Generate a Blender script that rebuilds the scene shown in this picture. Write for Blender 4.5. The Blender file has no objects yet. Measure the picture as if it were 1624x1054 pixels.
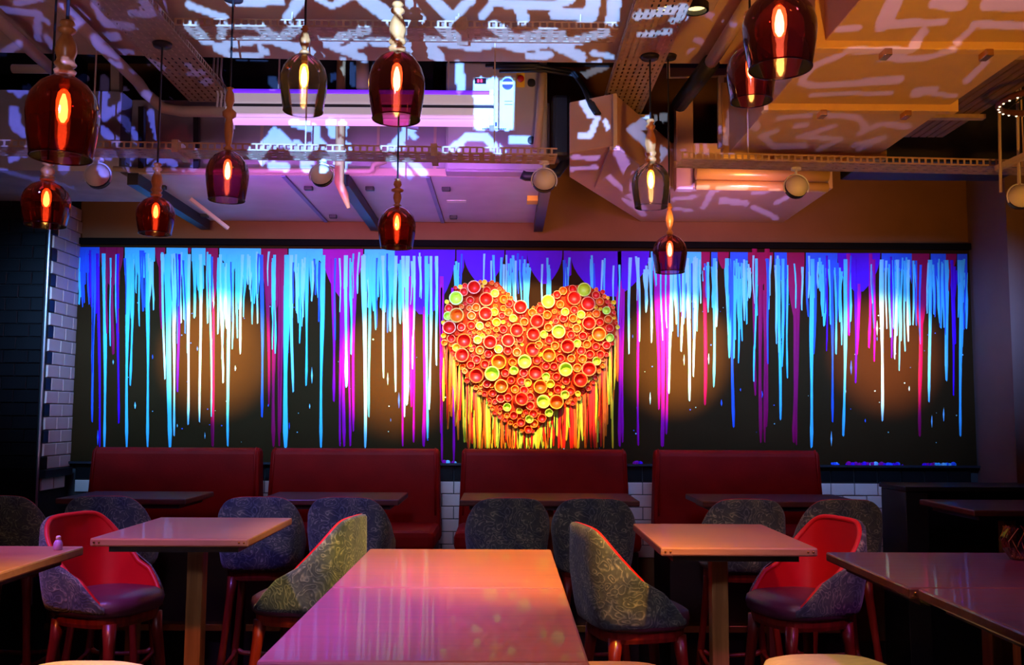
import bpy, bmesh, math, random
import numpy as np
from mathutils import Vector, Matrix

random.seed(7)
SC = bpy.context.scene
COL = SC.collection
R = math.radians

# ------------------------------------------------------------------ camera
FPX, W, H = 1478.0, 1624.0, 1054.0
CAM = Vector((0.0, 0.0, 1.5))
CROT = Matrix.Rotation(R(-0.39), 3, 'Z') @ Matrix.Rotation(R(90 + 5.03), 3, 'X') @ Matrix.Rotation(R(0.3), 3, 'Z')
cd = bpy.data.cameras.new('camera')
cd.sensor_fit = 'HORIZONTAL'; cd.sensor_width = 36.0; cd.lens = 36.0 * FPX / W
cd.clip_start = 0.02
cam = bpy.data.objects.new('camera', cd); COL.objects.link(cam)
cam.matrix_world = Matrix.Translation(CAM) @ CROT.to_4x4()
SC.camera = cam

# ------------------------------------------------------------------ world, exposure, large lights
w = bpy.data.worlds.new('world'); SC.world = w; w.use_nodes = True
w.node_tree.nodes['Background'].inputs[0].default_value = (0.36, 0.22, 0.42, 1)
w.node_tree.nodes['Background'].inputs[1].default_value = 0.010
SC.view_settings.view_transform = 'Standard'
SC.view_settings.look = 'None'
SC.view_settings.gamma = 1.0
SC.view_settings.use_curve_mapping = False
SC.view_settings.exposure = 0.0
SC.cycles.use_denoising = True
SC.cycles.max_bounces = 6
SC.cycles.transparent_max_bounces = 16
SC.cycles.sample_clamp_indirect = 3.0
SC.cycles.caustics_reflective = False
SC.cycles.caustics_refractive = False


def look(o, target):
    d = Vector(target) - o.location
    o.rotation_euler = d.to_track_quat('-Z', 'Y').to_euler()


def area(name, loc, target, sx, sy, power, col, spread=180):
    l = bpy.data.lights.new(name, 'AREA'); l.shape = 'RECTANGLE'
    l.size = sx; l.size_y = sy; l.energy = power; l.color = col; l.spread = R(spread)
    o = bpy.data.objects.new(name, l); COL.objects.link(o); o.location = loc; look(o, target)
    return o


def spot(name, loc, target, power, col, angle, blend=0.6, radius=0.03):
    l = bpy.data.lights.new(name, 'SPOT'); l.energy = power; l.color = col
    l.spot_size = R(angle); l.spot_blend = blend; l.shadow_soft_size = radius
    o = bpy.data.objects.new(name, l); COL.objects.link(o); o.location = loc; look(o, target)
    return o


# unseen blue lights added to stand in for the blacklight on the painted wall
area('mural_wash_light_a', (-1.5, 4.52, 2.66), (-1.5, 6.4, 1.90), 3.0, 0.05, 40, (0.15, 0.46, 1.0), 54)
area('mural_wash_light_b', (1.9, 4.62, 2.66), (1.9, 6.4, 1.90), 2.3, 0.05, 26, (0.15, 0.38, 1.0), 54)
area('violet_soffit_fill', (-0.9, 4.56, 2.60), (-0.7, 5.9, 2.83), 1.8, 0.04, 6, (0.55, 0.12, 1.0), 70)  # added violet fill for the underside of the air handler
area('violet_soffit_fill_b', (1.3, 4.75, 2.60), (1.35, 6.1, 2.83), 0.6, 0.04, 2.0, (0.40, 0.14, 1.0), 70)  # second violet fill, added for the hood underside
# coloured stage lamps on the ceiling above the camera, then unseen added fills
spot('violet_table_lamp', (-1.0, 1.4, 3.2), (-0.66, 2.25, 1.05), 520, (0.34, 0.05, 1.0), 38, 0.9, 0.06)
spot('blue_seat_lamp', (-2.0, 2.6, 3.2), (-1.35, 3.75, 1.0), 260, (0.26, 0.16, 1.0), 50, 0.9, 0.06)
spot('amber_table_lamp', (0.75, 2.1, 3.2), (0.14, 2.95, 1.05), 560, (1.0, 0.42, 0.02), 40, 0.9, 0.06)
spot('pink_table_lamp', (0.3, 0.7, 3.2), (0.25, 2.0, 1.05), 60, (1.0, 0.14, 0.16), 44, 0.9, 0.06)
spot('red_chair_lamp', (0.35, 2.7, 3.2), (1.25, 3.85, 0.95), 95, (1.0, 0.42, 0.22), 42, 0.9, 0.06)
spot('gold_chair_lamp', (0.15, 2.4, 3.2), (-0.62, 3.75, 0.92), 420, (1.0, 0.66, 0.16), 24, 0.9, 0.06)
spot('gold_chair_lamp_b', (0.9, 2.3, 3.2), (0.52, 3.5, 0.9), 110, (1.0, 0.70, 0.22), 30, 0.9, 0.06)
spot('purple_side_lamp', (1.9, 1.6, 3.2), (1.55, 2.8, 1.05), 130, (0.70, 0.12, 0.8), 56, 0.9, 0.06)
spot('red_side_lamp', (-2.3, 1.6, 3.2), (-1.85, 2.85, 1.05), 170, (1.0, 0.20, 0.05), 46, 0.9, 0.06)
spot('stool_lamp', (0.2, 1.2, 3.2), (0.95, 2.7, 0.8), 150, (1.0, 0.68, 0.25), 24, 0.9, 0.06)
spot('stool_lamp_b', (-0.6, 1.2, 3.2), (-1.22, 2.65, 0.8), 480, (1.0, 0.70, 0.22), 22, 0.9, 0.06)
spot('room_fill', (-0.3, -0.6, 2.9), (0.0, 4.8, 0.95), 140, (0.74, 0.68, 1.0), 50, 0.9, 0.2)  # soft frontal fill added to brighten the chair backs
spot('amber_wall_fill', (2.0, 3.4, 3.1), (3.2, 6.1, 2.4), 45, (1.0, 0.36, 0.06), 60, 0.9, 0.06)  # amber fill added to tint the right wall, no fixture
spot('lilac_wall_fill', (-1.6, 4.2, 2.6), (-2.95, 6.2, 1.9), 45, (0.72, 0.45, 1.0), 34, 0.9, 0.06)  # lilac fill added to lift the tiled return at left
spot('amber_pipe_fill', (1.12, 4.3, 2.45), (1.26, 5.15, 2.82), 34, (1.0, 0.50, 0.08), 34, 0.8, 0.03)  # small fill added to turn the pipes golden, no fixture
area('brown_wall_fill', (0.0, 4.4, 2.45), (0.0, 6.4, 2.78), 5.0, 0.05, 5, (1.0, 0.52, 0.24), 50)  # warm fill added to lift the wall strip over the painting
# warm and cool uplighters standing behind the camera, washing the ceiling
spot('amber_uplight', (1.5, 0.3, 0.7), (1.75, 4.1, 3.1), 330, (1.0, 0.46, 0.05), 58, 0.9, 0.1)
spot('rose_uplight', (0.2, -0.4, 0.7), (0.3, 4.4, 3.25), 80, (1.0, 0.44, 0.30), 52, 0.9, 0.1)
spot('violet_uplight', (-1.6, -0.2, 0.7), (-2.2, 4.6, 3.05), 95, (0.85, 0.62, 0.66), 56, 0.9, 0.1)


# ------------------------------------------------------------------ helpers
def ray(px, py):
    d = CROT @ Vector(((px - W / 2) / FPX, -(py - H / 2) / FPX, -1.0))
    return d


def P(px, py, Y):                       # point seen at a pixel, at depth Y
    d = ray(px, py); return CAM + d * ((Y - CAM.y) / d.y)


def PZ(px, py, z):                      # point seen at a pixel, at height z
    d = ray(px, py); return CAM + d * ((z - CAM.z) / d.z)


def lin(r, g, b):
    f = lambda c: c / 12.92 if c <= 0.04045 else ((c + 0.055) / 1.055) ** 2.4
    return (f(r / 255), f(g / 255), f(b / 255))


MATS = {}


def mat(name, col, rough=0.5, metal=0.0, var=0.15, scale=6.0, bump=0.0, bscale=60.0, emit=None, estr=0.0,
        stretch=None, spec=0.5, coat=0.0, tcol=None):
    if name in MATS: return MATS[name]
    m = bpy.data.materials.new(name); m.use_nodes = True
    nt = m.node_tree; n = nt.nodes; b = n['Principled BSDF']
    tc = n.new('ShaderNodeTexCoord'); mp = n.new('ShaderNodeMapping')
    nt.links.new(tc.outputs['Object'], mp.inputs[0])
    if stretch: mp.inputs['Scale'].default_value = stretch
    ns = n.new('ShaderNodeTexNoise'); ns.inputs['Scale'].default_value = scale; ns.inputs['Detail'].default_value = 5
    nt.links.new(mp.outputs[0], ns.inputs['Vector'])
    cr = n.new('ShaderNodeValToRGB')
    t = tcol or tuple(min(1, c * (1 + var)) for c in col)
    cr.color_ramp.elements[0].position = 0.3; cr.color_ramp.elements[1].position = 0.7
    cr.color_ramp.elements[0].color = (*[c * (1 - var) for c in col], 1)
    cr.color_ramp.elements[1].color = (*t, 1)
    nt.links.new(ns.outputs['Fac'], cr.inputs[0]); nt.links.new(cr.outputs[0], b.inputs['Base Color'])
    b.inputs['Roughness'].default_value = rough; b.inputs['Metallic'].default_value = metal
    b.inputs['Specular IOR Level'].default_value = spec
    b.inputs['Coat Weight'].default_value = coat
    if bump:
        n2 = n.new('ShaderNodeTexNoise'); n2.inputs['Scale'].default_value = bscale; n2.inputs['Detail'].default_value = 3
        nt.links.new(mp.outputs[0], n2.inputs['Vector'])
        bp = n.new('ShaderNodeBump'); bp.inputs['Strength'].default_value = bump; bp.inputs['Distance'].default_value = 0.01
        nt.links.new(n2.outputs['Fac'], bp.inputs['Height']); nt.links.new(bp.outputs[0], b.inputs['Normal'])
    if emit:
        b.inputs['Emission Color'].default_value = (*emit, 1); b.inputs['Emission Strength'].default_value = estr
    MATS[name] = m
    return m


def glassmat(name, col, edge, gloss=1.0, glow=0.012):
    """thin tinted glass: the tint deepens towards the silhouette, where the wall of the glass is seen along its length"""
    m = bpy.data.materials.new(name); m.use_nodes = True
    nt = m.node_tree; n = nt.nodes; n.remove(n['Principled BSDF']); out = n['Material Output']
    lw = n.new('ShaderNodeLayerWeight'); lw.inputs[0].default_value = 0.30
    pw = n.new('ShaderNodeMath'); pw.operation = 'POWER'; pw.inputs[1].default_value = 1.6
    nt.links.new(lw.outputs['Facing'], pw.inputs[0])
    mc = n.new('ShaderNodeMix'); mc.data_type = 'RGBA'; mc.inputs[6].default_value = (*col, 1); mc.inputs[7].default_value = (*edge, 1)
    nt.links.new(pw.outputs[0], mc.inputs['Factor'])
    tr = n.new('ShaderNodeBsdfTransparent'); nt.links.new(mc.outputs[2], tr.inputs[0])
    tl = n.new('ShaderNodeBsdfTranslucent'); tl.inputs[0].default_value = (*[min(1, c * 1.4) for c in col], 1)
    gl = n.new('ShaderNodeBsdfGlossy'); gl.inputs[0].default_value = (1, 1, 1, 1); gl.inputs['Roughness'].default_value = 0.05
    ns = n.new('ShaderNodeTexNoise'); ns.inputs['Scale'].default_value = 9
    bp = n.new('ShaderNodeBump'); bp.inputs['Strength'].default_value = 0.15
    nt.links.new(ns.outputs['Fac'], bp.inputs['Height']); nt.links.new(bp.outputs[0], gl.inputs['Normal'])
    m1 = n.new('ShaderNodeMixShader'); m1.inputs[0].default_value = glow
    nt.links.new(tr.outputs[0], m1.inputs[1]); nt.links.new(tl.outputs[0], m1.inputs[2])
    fr = n.new('ShaderNodeFresnel'); fr.inputs[0].default_value = 1.5
    mm = n.new('ShaderNodeMath'); mm.operation = 'MULTIPLY'; mm.inputs[1].default_value = gloss
    nt.links.new(fr.outputs[0], mm.inputs[0])
    m2 = n.new('ShaderNodeMixShader')
    nt.links.new(mm.outputs[0], m2.inputs[0]); nt.links.new(m1.outputs[0], m2.inputs[1]); nt.links.new(gl.outputs[0], m2.inputs[2])
    nt.links.new(m2.outputs[0], out.inputs[0])
    MATS[name] = m
    return m


def envelopemat(name):
    """amber lit bulb envelope: half clear, half glowing"""
    m = bpy.data.materials.new(name); m.use_nodes = True
    nt = m.node_tree; n = nt.nodes; n.remove(n['Principled BSDF']); out = n['Material Output']
    tr = n.new('ShaderNodeBsdfTransparent'); tr.inputs[0].default_value = (1, .8, .5, 1)
    em = n.new('ShaderNodeEmission'); em.inputs[0].default_value = (1.0, .26, .03, 1); em.inputs[1].default_value = 9.0
    mx = n.new('ShaderNodeMixShader'); mx.inputs[0].default_value = .45
    nt.links.new(tr.outputs[0], mx.inputs[1]); nt.links.new(em.outputs[0], mx.inputs[2]); nt.links.new(mx.outputs[0], out.inputs[0])
    return m


def woodmat(name, c1, c2, rough=0.35, axis=(1.2, 14, 14), coat=0.15):
    m = bpy.data.materials.new(name); m.use_nodes = True
    nt = m.node_tree; n = nt.nodes; b = n['Principled BSDF']
    tc = n.new('ShaderNodeTexCoord'); mp = n.new('ShaderNodeMapping'); mp.inputs['Scale'].default_value = axis
    nt.links.new(tc.outputs['Object'], mp.inputs[0])
    ns = n.new('ShaderNodeTexNoise'); ns.inputs['Scale'].default_value = 3.0; ns.inputs['Detail'].default_value = 8
    ns.inputs['Distortion'].default_value = 0.6
    nt.links.new(mp.outputs[0], ns.inputs['Vector'])
    cr = n.new('ShaderNodeValToRGB'); cr.color_ramp.elements[0].position = 0.32; cr.color_ramp.elements[1].position = 0.68
    cr.color_ramp.elements[0].color = (*c1, 1); cr.color_ramp.elements[1].color = (*c2, 1)
    nt.links.new(ns.outputs['Fac'], cr.inputs[0]); nt.links.new(cr.outputs[0], b.inputs['Base Color'])
    mr = n.new('ShaderNodeMapRange'); mr.inputs['To Min'].default_value = rough - 0.08; mr.inputs['To Max'].default_value = rough + 0.12
    nt.links.new(ns.outputs['Fac'], mr.inputs['Value']); nt.links.new(mr.outputs[0], b.inputs['Roughness'])
    bp = n.new('ShaderNodeBump'); bp.inputs['Strength'].default_value = 0.12; bp.inputs['Distance'].default_value = 0.003
    nt.links.new(ns.outputs['Fac'], bp.inputs['Height']); nt.links.new(bp.outputs[0], b.inputs['Normal'])
    b.inputs['Coat Weight'].default_value = coat
    MATS[name] = m
    return m


def fabricmat(name):
    """grey-blue paisley upholstery: swirled light outlines on slate, olive and teal fields"""
    m = bpy.data.materials.new(name); m.use_nodes = True
    nt = m.node_tree; n = nt.nodes; b = n['Principled BSDF']
    tc = n.new('ShaderNodeTexCoord')
    dn = n.new('ShaderNodeTexNoise'); dn.inputs['Scale'].default_value = 7; dn.inputs['Detail'].default_value = 2
    nt.links.new(tc.outputs['Object'], dn.inputs['Vector'])
    mx = n.new('ShaderNodeMix'); mx.data_type = 'VECTOR'; mx.inputs['Factor'].default_value = 0.24
    nt.links.new(tc.outputs['Object'], mx.inputs[4]); nt.links.new(dn.outputs['Color'], mx.inputs[5])
    v = n.new('ShaderNodeTexVoronoi'); v.inputs['Scale'].default_value = 30
    nt.links.new(mx.outputs[1], v.inputs['Vector'])
    ml = n.new('ShaderNodeMath'); ml.operation = 'MULTIPLY'; ml.inputs[1].default_value = 17
    nt.links.new(v.outputs['Distance'], ml.inputs[0])
    sn = n.new('ShaderNodeMath'); sn.operation = 'SINE'; nt.links.new(ml.outputs[0], sn.inputs[0])
    fine = n.new('ShaderNodeTexNoise'); fine.inputs['Scale'].default_value = 70; fine.inputs['Detail'].default_value = 6; fine.inputs['Roughness'].default_value = .75
    nt.links.new(tc.outputs['Object'], fine.inputs['Vector'])
    ad = n.new('ShaderNodeMath'); ad.operation = 'MULTIPLY'; nt.links.new(sn.outputs[0], ad.inputs[0]); nt.links.new(fine.outputs['Fac'], ad.inputs[1])
    ramp = n.new('ShaderNodeValToRGB'); e = ramp.color_ramp.elements
    e[0].position = 0.0; e[0].color = (0.09, 0.115, 0.13, 1)
    e[1].position = 0.66; e[1].color = (0.60, 0.60, 0.56, 1)
    x = e.new(0.26); x.color = (0.15, 0.18, 0.19, 1)
    x = e.new(0.42); x.color = (0.22, 0.24, 0.23, 1)
    nt.links.new(ad.outputs[0], ramp.inputs[0])
    patch = n.new('ShaderNodeValToRGB'); pe = patch.color_ramp.elements
    pe[0].position = 0.36; pe[0].color = (0.30, 0.36, 0.46, 1)
    pe[1].position = 0.64; pe[1].color = (1.0, 0.96, 0.66, 1)
    big = n.new('ShaderNodeTexNoise'); big.inputs['Scale'].default_value = 13; big.inputs['Detail'].default_value = 4
    nt.links.new(tc.outputs['Object'], big.inputs['Vector']); nt.links.new(big.outputs['Fac'], patch.inputs[0])
    mu = n.new('ShaderNodeMix'); mu.data_type = 'RGBA'; mu.blend_type = 'MULTIPLY'; mu.inputs['Factor'].default_value = 1
    nt.links.new(ramp.outputs[0], mu.inputs[6]); nt.links.new(patch.outputs[0], mu.inputs[7])
    nt.links.new(mu.outputs[2], b.inputs['Base Color'])
    b.inputs['Roughness'].default_value = 0.75
    b.inputs['Sheen Weight'].default_value = 0.25
    bp = n.new('ShaderNodeBump'); bp.inputs['Strength'].default_value = 0.25; bp.inputs['Distance'].default_value = 0.004
    nt.links.new(ad.outputs[0], bp.inputs['Height']); nt.links.new(bp.outputs[0], b.inputs['Normal'])
    MATS[name] = m
    return m


class MB:
    """collects geometry of one part"""
    def __init__(s): s.v = []; s.f = []

    def add(s, vs, fs):
        o = len(s.v); s.v += [tuple(v) for v in vs]; s.f += [tuple(i + o for i in f) for f in fs]; return s

    def box(s, x0, x1, y0, y1, z0, z1):
        v = [(x0, y0, z0), (x1, y0, z0), (x1, y1, z0), (x0, y1, z0), (x0, y0, z1), (x1, y0, z1), (x1, y1, z1), (x0, y1, z1)]
        return s.add(v, [(3, 2, 1, 0), (4, 5, 6, 7), (0, 1, 5, 4), (1, 2, 6, 5), (2, 3, 7, 6), (3, 0, 4, 7)])

    def prism(s, poly, z0, z1):
        n = len(poly)
        v = [(x, y, z0) for x, y in poly] + [(x, y, z1) for x, y in poly]
        f = [tuple(range(n))[::-1], tuple(range(n, 2 * n))] + [(i, (i + 1) % n, n + (i + 1) % n, n + i) for i in range(n)]
        return s.add(v, f)

    def beam(s, a, b, w_, h_, up=(0, 0, 1)):
        a = Vector(a); b = Vector(b); d = (b - a).normalized(); up = Vector(up)
        if abs(d.dot(up)) > 0.98: up = Vector((0, 1, 0))
        x = d.cross(up).normalized(); y = x.cross(d).normalized()
        v = []
        for p in (a, b):
            for sx, sy in ((-1, -1), (1, -1), (1, 1), (-1, 1)): v.append(p + x * sx * w_ / 2 + y * sy * h_ / 2)
        return s.add(v, [(3, 2, 1, 0), (4, 5, 6, 7), (0, 1, 5, 4), (1, 2, 6, 5), (2, 3, 7, 6), (3, 0, 4, 7)])

    def tube(s, pts, r, n=10, cap=True):
        pts = [Vector(p) for p in pts]; rs = r if isinstance(r, (list, tuple)) else [r] * len(pts)
        rings = []; prev = None
        for i, p in enumerate(pts):
            d = (pts[min(i + 1, len(pts) - 1)] - pts[max(i - 1, 0)]).normalized()
            if prev is None:
                a = Vector((0, 0, 1)) if abs(d.z) < 0.9 else Vector((1, 0, 0))
                x = d.cross(a).normalized()
            else:
                x = (prev - d * prev.dot(d)).normalized()
            prev = x; y = d.cross(x)
            rings.append([p + (x * math.cos(t) + y * math.sin(t)) * rs[i] for t in [2 * math.pi * k / n for k in range(n)]])
        v = [q for g in rings for q in g]; f = []
        for i in range(len(rings) - 1):
            for k in range(n):
                f.append((i * n + k, i * n + (k + 1) % n, (i + 1) * n + (k + 1) % n, (i + 1) * n + k))
        if cap: f += [tuple(range(n))[::-1], tuple(range((len(rings) - 1) * n, len(rings) * n))]
        return s.add(v, f)

    def lathe(s, prof, n=24, c=(0, 0, 0), sq=None):
        """prof: (r, z) list. sq: superellipse exponent for squarish plans"""
        v = []; f = []
        for r, z in prof:
            for k in range(n):
                t = 2 * math.pi * k / n; cx, cy = math.cos(t), math.sin(t)
                if sq:
                    cx = math.copysign(abs(cx) ** (2 / sq), cx); cy = math.copysign(abs(cy) ** (2 / sq), cy)
                v.append((c[0] + r * cx, c[1] + r * cy, c[2] + z))
        for i in range(len(prof) - 1):
            for k in range(n): f.append((i * n + k, i * n + (k + 1) % n, (i + 1) * n + (k + 1) % n, (i + 1) * n + k))
        if prof[0][0] > 1e-4: pass
        return s.add(v, f)

    def disc(s, c, r, nrm, n=16):
        nrm = Vector(nrm).normalized(); a = Vector((0, 0, 1)) if abs(nrm.z) < 0.9 else Vector((1, 0, 0))
        x = nrm.cross(a).normalized(); y = nrm.cross(x)
        return s.add([Vector(c) + (x * math.cos(2 * math.pi * k / n) + y * math.sin(2 * math.pi * k / n)) * r for k in range(n)], [tuple(range(n))])

    def sphere(s, c, r, n=16, m=10, sc=(1, 1, 1), z0=-1, z1=1):
        prof = []
        for i in range(m + 1):
            t = math.asin(z0) + (math.asin(z1) - math.asin(z0)) * i / m
            prof.append((max(1e-5, math.cos(t)), math.sin(t)))
        v = []; f = []
        for rr, z in prof:
            for k in range(n):
                t = 2 * math.pi * k / n
                v.append((c[0] + r * sc[0] * rr * math.cos(t), c[1] + r * sc[1] * rr * math.sin(t), c[2] + r * sc[2] * z))
        for i in range(m):
            for k in range(n): f.append((i * n + k, i * n + (k + 1) % n, (i + 1) * n + (k + 1) % n, (i + 1) * n + k))
        return s.add(v, f)

    def build(s, name, m, parent=None, smooth=False, bevel=0.0, solid=0.0, loc=None):
        me = bpy.data.meshes.new(name); me.from_pydata(s.v, [], s.f); me.update()
        bm = bmesh.new(); bm.from_mesh(me); bmesh.ops.remove_doubles(bm, verts=bm.verts, dist=1e-5)
        bmesh.ops.recalc_face_normals(bm, faces=bm.faces); bm.to_mesh(me); bm.free()
        if smooth:
            for p in me.polygons: p.use_smooth = True
        me.materials.append(m)
        o = bpy.data.objects.new(name, me); COL.objects.link(o)
        if parent: o.parent = parent
        if loc: o.location = loc
        if solid:
            k = o.modifiers.new('solid', 'SOLIDIFY'); k.thickness = solid; k.offset = 0
        if bevel:
            k = o.modifiers.new('bevel', 'BEVEL'); k.width = bevel; k.segments = 2; k.limit_method = 'ANGLE'
        return o


def tag(o, label=None, cat=None, group=None, kind=None):
    if label: o['label'] = label
    if cat: o['category'] = cat
    if group: o['group'] = group
    if kind: o['kind'] = kind
    return o


def thing(name, label, cat, loc=(0, 0, 0), rz=0.0, group=None):
    o = bpy.data.objects.new(name, None); COL.objects.link(o)
    o.location = loc; o.rotation_euler = (0, 0, rz); o.empty_display_size = 0.05
    return tag(o, label, cat, group)


def struct(name, mb, m, parent=None, **k):
    o = mb.build(name, m, parent, **k); o['kind'] = 'structure'; return o


def link_copy(src, parent, loc=None, rot=None, scale=None, m=None):
    c = src.copy(); COL.objects.link(c); c.parent = parent
    if loc is not None: c.location = loc
    if rot is not None: c.rotation_euler = rot
    if scale is not None: c.scale = scale
    return c


def copy_tree(o, parent=None):
    c = o.copy(); COL.objects.link(c); c.parent = parent
    for ch in o.children: copy_tree(ch, c)
    return c


# ------------------------------------------------------------------ materials
M_WALL = mat('beige_plaster', lin(124, 82, 54), 0.9, bump=0.05, var=0.05, spec=0.2)
M_CEIL = mat('ceiling_paint', lin(214, 178, 150), 0.75, bump=0.04, var=0.06)
M_DARKCEIL = mat('dark_ceiling', lin(40, 34, 36), 0.9)
M_FLOOR = mat('dark_floor', lin(42, 28, 26), 0.5, var=0.4, scale=3, stretch=(1, 8, 1))
M_PLASTER = mat('lilac_plaster', lin(176, 160, 168), 0.8, bump=0.05)
M_DUCT = mat('duct_paint', lin(218, 176, 128), 0.55, var=0.05)
M_AHU = mat('grey_sheet_metal', lin(160, 152, 160), 0.45, var=0.06)
M_AHUB = mat('panel_sheet_metal', lin(190, 176, 196), 0.4, var=0.08)
M_DARKMETAL = mat('dark_steel', lin(44, 40, 48), 0.45, 0.4)
M_STEEL = mat('galvanised_steel', lin(186, 150, 120), 0.5, 0.1, var=0.2, scale=20)
M_PIPE = mat('pipe_paint', lin(196, 168, 150), 0.45, var=0.08)
M_WHITE = mat('white_enamel', lin(232, 226, 230), 0.35, var=0.04)
M_BATTEN = mat('glow_housing', lin(232, 226, 230), 0.4, var=0.03, emit=(.80, .66, .85), estr=.32)  # housing glows by itself, in place of tube light falling on it
M_BLACK = mat('black_rubber', lin(20, 19, 22), 0.5)
M_BTILE = mat('black_tile', lin(18, 16, 18), 0.3, var=0.35, scale=3, spec=0.3)
M_WTILE = mat('white_tile', lin(226, 190, 180), 0.25, var=0.06, scale=4)
M_GROUT = mat('grey_grout', lin(62, 54, 56), 0.9)
M_DGROUT = mat('dark_grout', lin(14, 13, 14), 0.9)
M_CANVAS = mat('black_canvas', lin(48, 30, 15), 0.85, var=0.12, scale=2.0, spec=0.0)
M_LEATHER = mat('red_leather', lin(150, 6, 4), 0.6, spec=0.2, var=0.16, scale=5, bump=0.12, bscale=120)
M_DLEATHER = mat('maroon_leather', lin(92, 46, 66), 0.38, var=0.15, scale=5, bump=0.1, bscale=120)
M_LINING = mat('scarlet_lining', lin(214, 16, 22), 0.5, var=0.06, bump=0.05, bscale=150)
M_REDWOOD = woodmat('red_stained_wood', lin(96, 22, 14), lin(136, 38, 22), 0.32, (14, 14, 1.2))
M_TABLE = woodmat('table_wood', lin(168, 114, 88), lin(188, 132, 104), 0.36, (1.0, 12, 12), 0.2)
M_TABLED = woodmat('dark_table_wood', lin(72, 36, 34), lin(104, 56, 50), 0.32, (1.0, 12, 12), 0.25)
M_POST = woodmat('post_wood', lin(150, 98, 50), lin(190, 130, 70), 0.4, (14, 14, 1.0), 0.1)
M_TURNED = woodmat('turned_wood', lin(170, 100, 48), lin(214, 140, 74), 0.3, (10, 10, 1.5), 0.3)
M_BRASS = mat('brass', lin(220, 160, 80), 0.25, 0.9)
M_CREAM = mat('cream_upholstery', lin(226, 206, 150), 0.7, var=0.1, scale=30, stretch=(1, 6, 1), bump=0.15)
M_FAB = fabricmat('paisley_fabric')
M_BULB = envelopemat('bulb_envelope')
M_FIL = mat('filament_core', (1, 0.6, 0.2), emit=(1.0, 0.62, 0.22), estr=60)
M_TUBEV = mat('violet_tube', (0.5, 0.1, 1), emit=(0.12, 0.02, 0.9), estr=1.0)
M_TUBEP = mat('pink_tube', (1, 0.6, 1), emit=(0.85, 0.36, 1.0), estr=1.2)
G_RED = glassmat('red_glass', (0.56, 0.06, 0.055), (0.13, 0.003, 0.008))
G_PURPLE = glassmat('plum_glass', (0.52, 0.12, 0.25), (0.10, 0.005, 0.07))
G_CLEAR = glassmat('smoke_glass', (0.86, 0.89, 0.97), (0.22, 0.26, 0.40))

# ------------------------------------------------------------------ the room
WY = 6.40                                   # painted wall
LX, RX = P(121, 500, WY).x, P(1540, 500, WY).x
LF, RF = 5.97, 5.90                         # fronts of the projecting walls
SLAB, TOPZ = 3.30, 3.95
struct('floor', MB().box(-6.2, 6.2, -3.2, WY + 0.2, -0.1, 0.0), M_FLOOR)
WB = struct('wall_back', MB().box(LX - 0.05, RX + 0.05, WY, WY + 0.2, 0, TOPZ), M_WALL)
WL = struct('wall_left', MB().box(-6.2, LX, LF, WY + 0.2, 0, TOPZ), M_DGROUT)
M_RWALL = mat('umber_plaster', lin(132, 96, 92), 0.8, bump=0.08, var=.05)
struct('wall_right', MB().box(RX, 6.2, RF, WY + 0.2, 0, TOPZ), M_RWALL)
e0, e1, e2 = PZ(-60, 82, SLAB), PZ(560, 96, SLAB), PZ(1700, 106, SLAB)
struct('ceiling', MB().prism([(-6.2, -3.2), (6.2, -3.2), (6.2, e2.y), (e2.x, e2.y), (e1.x, e1.y), (e0.x, e0.y), (-6.2, e0.y)], SLAB, SLAB + 0.3), M_CEIL)
struct('ceiling_upper', MB().box(-6.2, 6.2, 4.2, WY + 0.2, TOPZ, TOPZ + 0.1), M_DARKCEIL)

# tiles --------------------------------------------------------------
TP, TH = 0.160, 0.084
def tile_mesh(name, sx, sz, m, th=0.012):
    mb = MB(); x, z, c = sx / 2, sz / 2, 0.004
    v = [(-x, 0, -z), (x, 0, -z), (x, 0, z), (-x, 0, z), (-x, -th + c, -z), (x, -th + c, -z), (x, -th + c, z), (-x, -th + c, z),
         (-x + c, -th, -z + c), (x - c, -th, -z + c), (x - c, -th, z - c), (-x + c, -th, z - c)]
    f = [(0, 1, 5, 4), (1, 2, 6, 5), (2, 3, 7, 6), (3, 0, 4, 7), (4, 5, 9, 8), (5, 6, 10, 9), (6, 7, 11, 10), (7, 4, 8, 11), (8, 9, 10, 11)]
    mb.add(v, f); me = bpy.data.meshes.new(name); me.from_pydata(mb.v, [], mb.f); me.materials.append(m); return me
def put_tile(me, parent, loc, rz=0.0):
    o = bpy.data.objects.new('tile', me); COL.objects.link(o); o.parent = parent
    o.location = (loc[0], loc[1], loc[2]); o.rotation_euler = (random.uniform(-.006, .006), 0, rz + random.uniform(-.006, .006))
    return o
tW = tile_mesh('tile_white', TP - .005, TH - .005, M_WTILE); tWh = tile_mesh('tile_white_half', TP / 2 - .005, TH - .005, M_WTILE)
tB = tile_mesh('tile_black', TP - .005, TH - .005, M_BTILE); tBh = tile_mesh('tile_black_half', TP / 2 - .005, TH - .005, M_BTILE)
tBd = tile_mesh('tile_black_tall', TP - .005, .100, M_BTILE)
ZL = P(1400, 737, WY).z                       # paint ledge
zt = ZL - 0.015
wz = zt - 0.108
wains = struct('trim_1', MB().box(LX + .002, RX - .002, WY - .012, WY - .0005, wz - 6 * TH, zt), M_GROUT)
ncol = int((RX - LX) / TP)
x00 = LX + ((RX - LX) - ncol * TP) / 2
for k in range(ncol):
    put_tile(tBd, wains, (x00 + (k + .5) * TP, WY - .012, zt - .053))
for r in range(6):
    for k in range(ncol - (r % 2)):
        put_tile(tW, wains, (x00 + (k + .5 + .5 * (r % 2)) * TP, WY - .012, wz - (r + .5) * TH))
struct('trim_2', MB().box(LX + .002, RX - .002, WY - .055, WY - .0005, ZL - .014, ZL), M_DARKMETAL)
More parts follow.
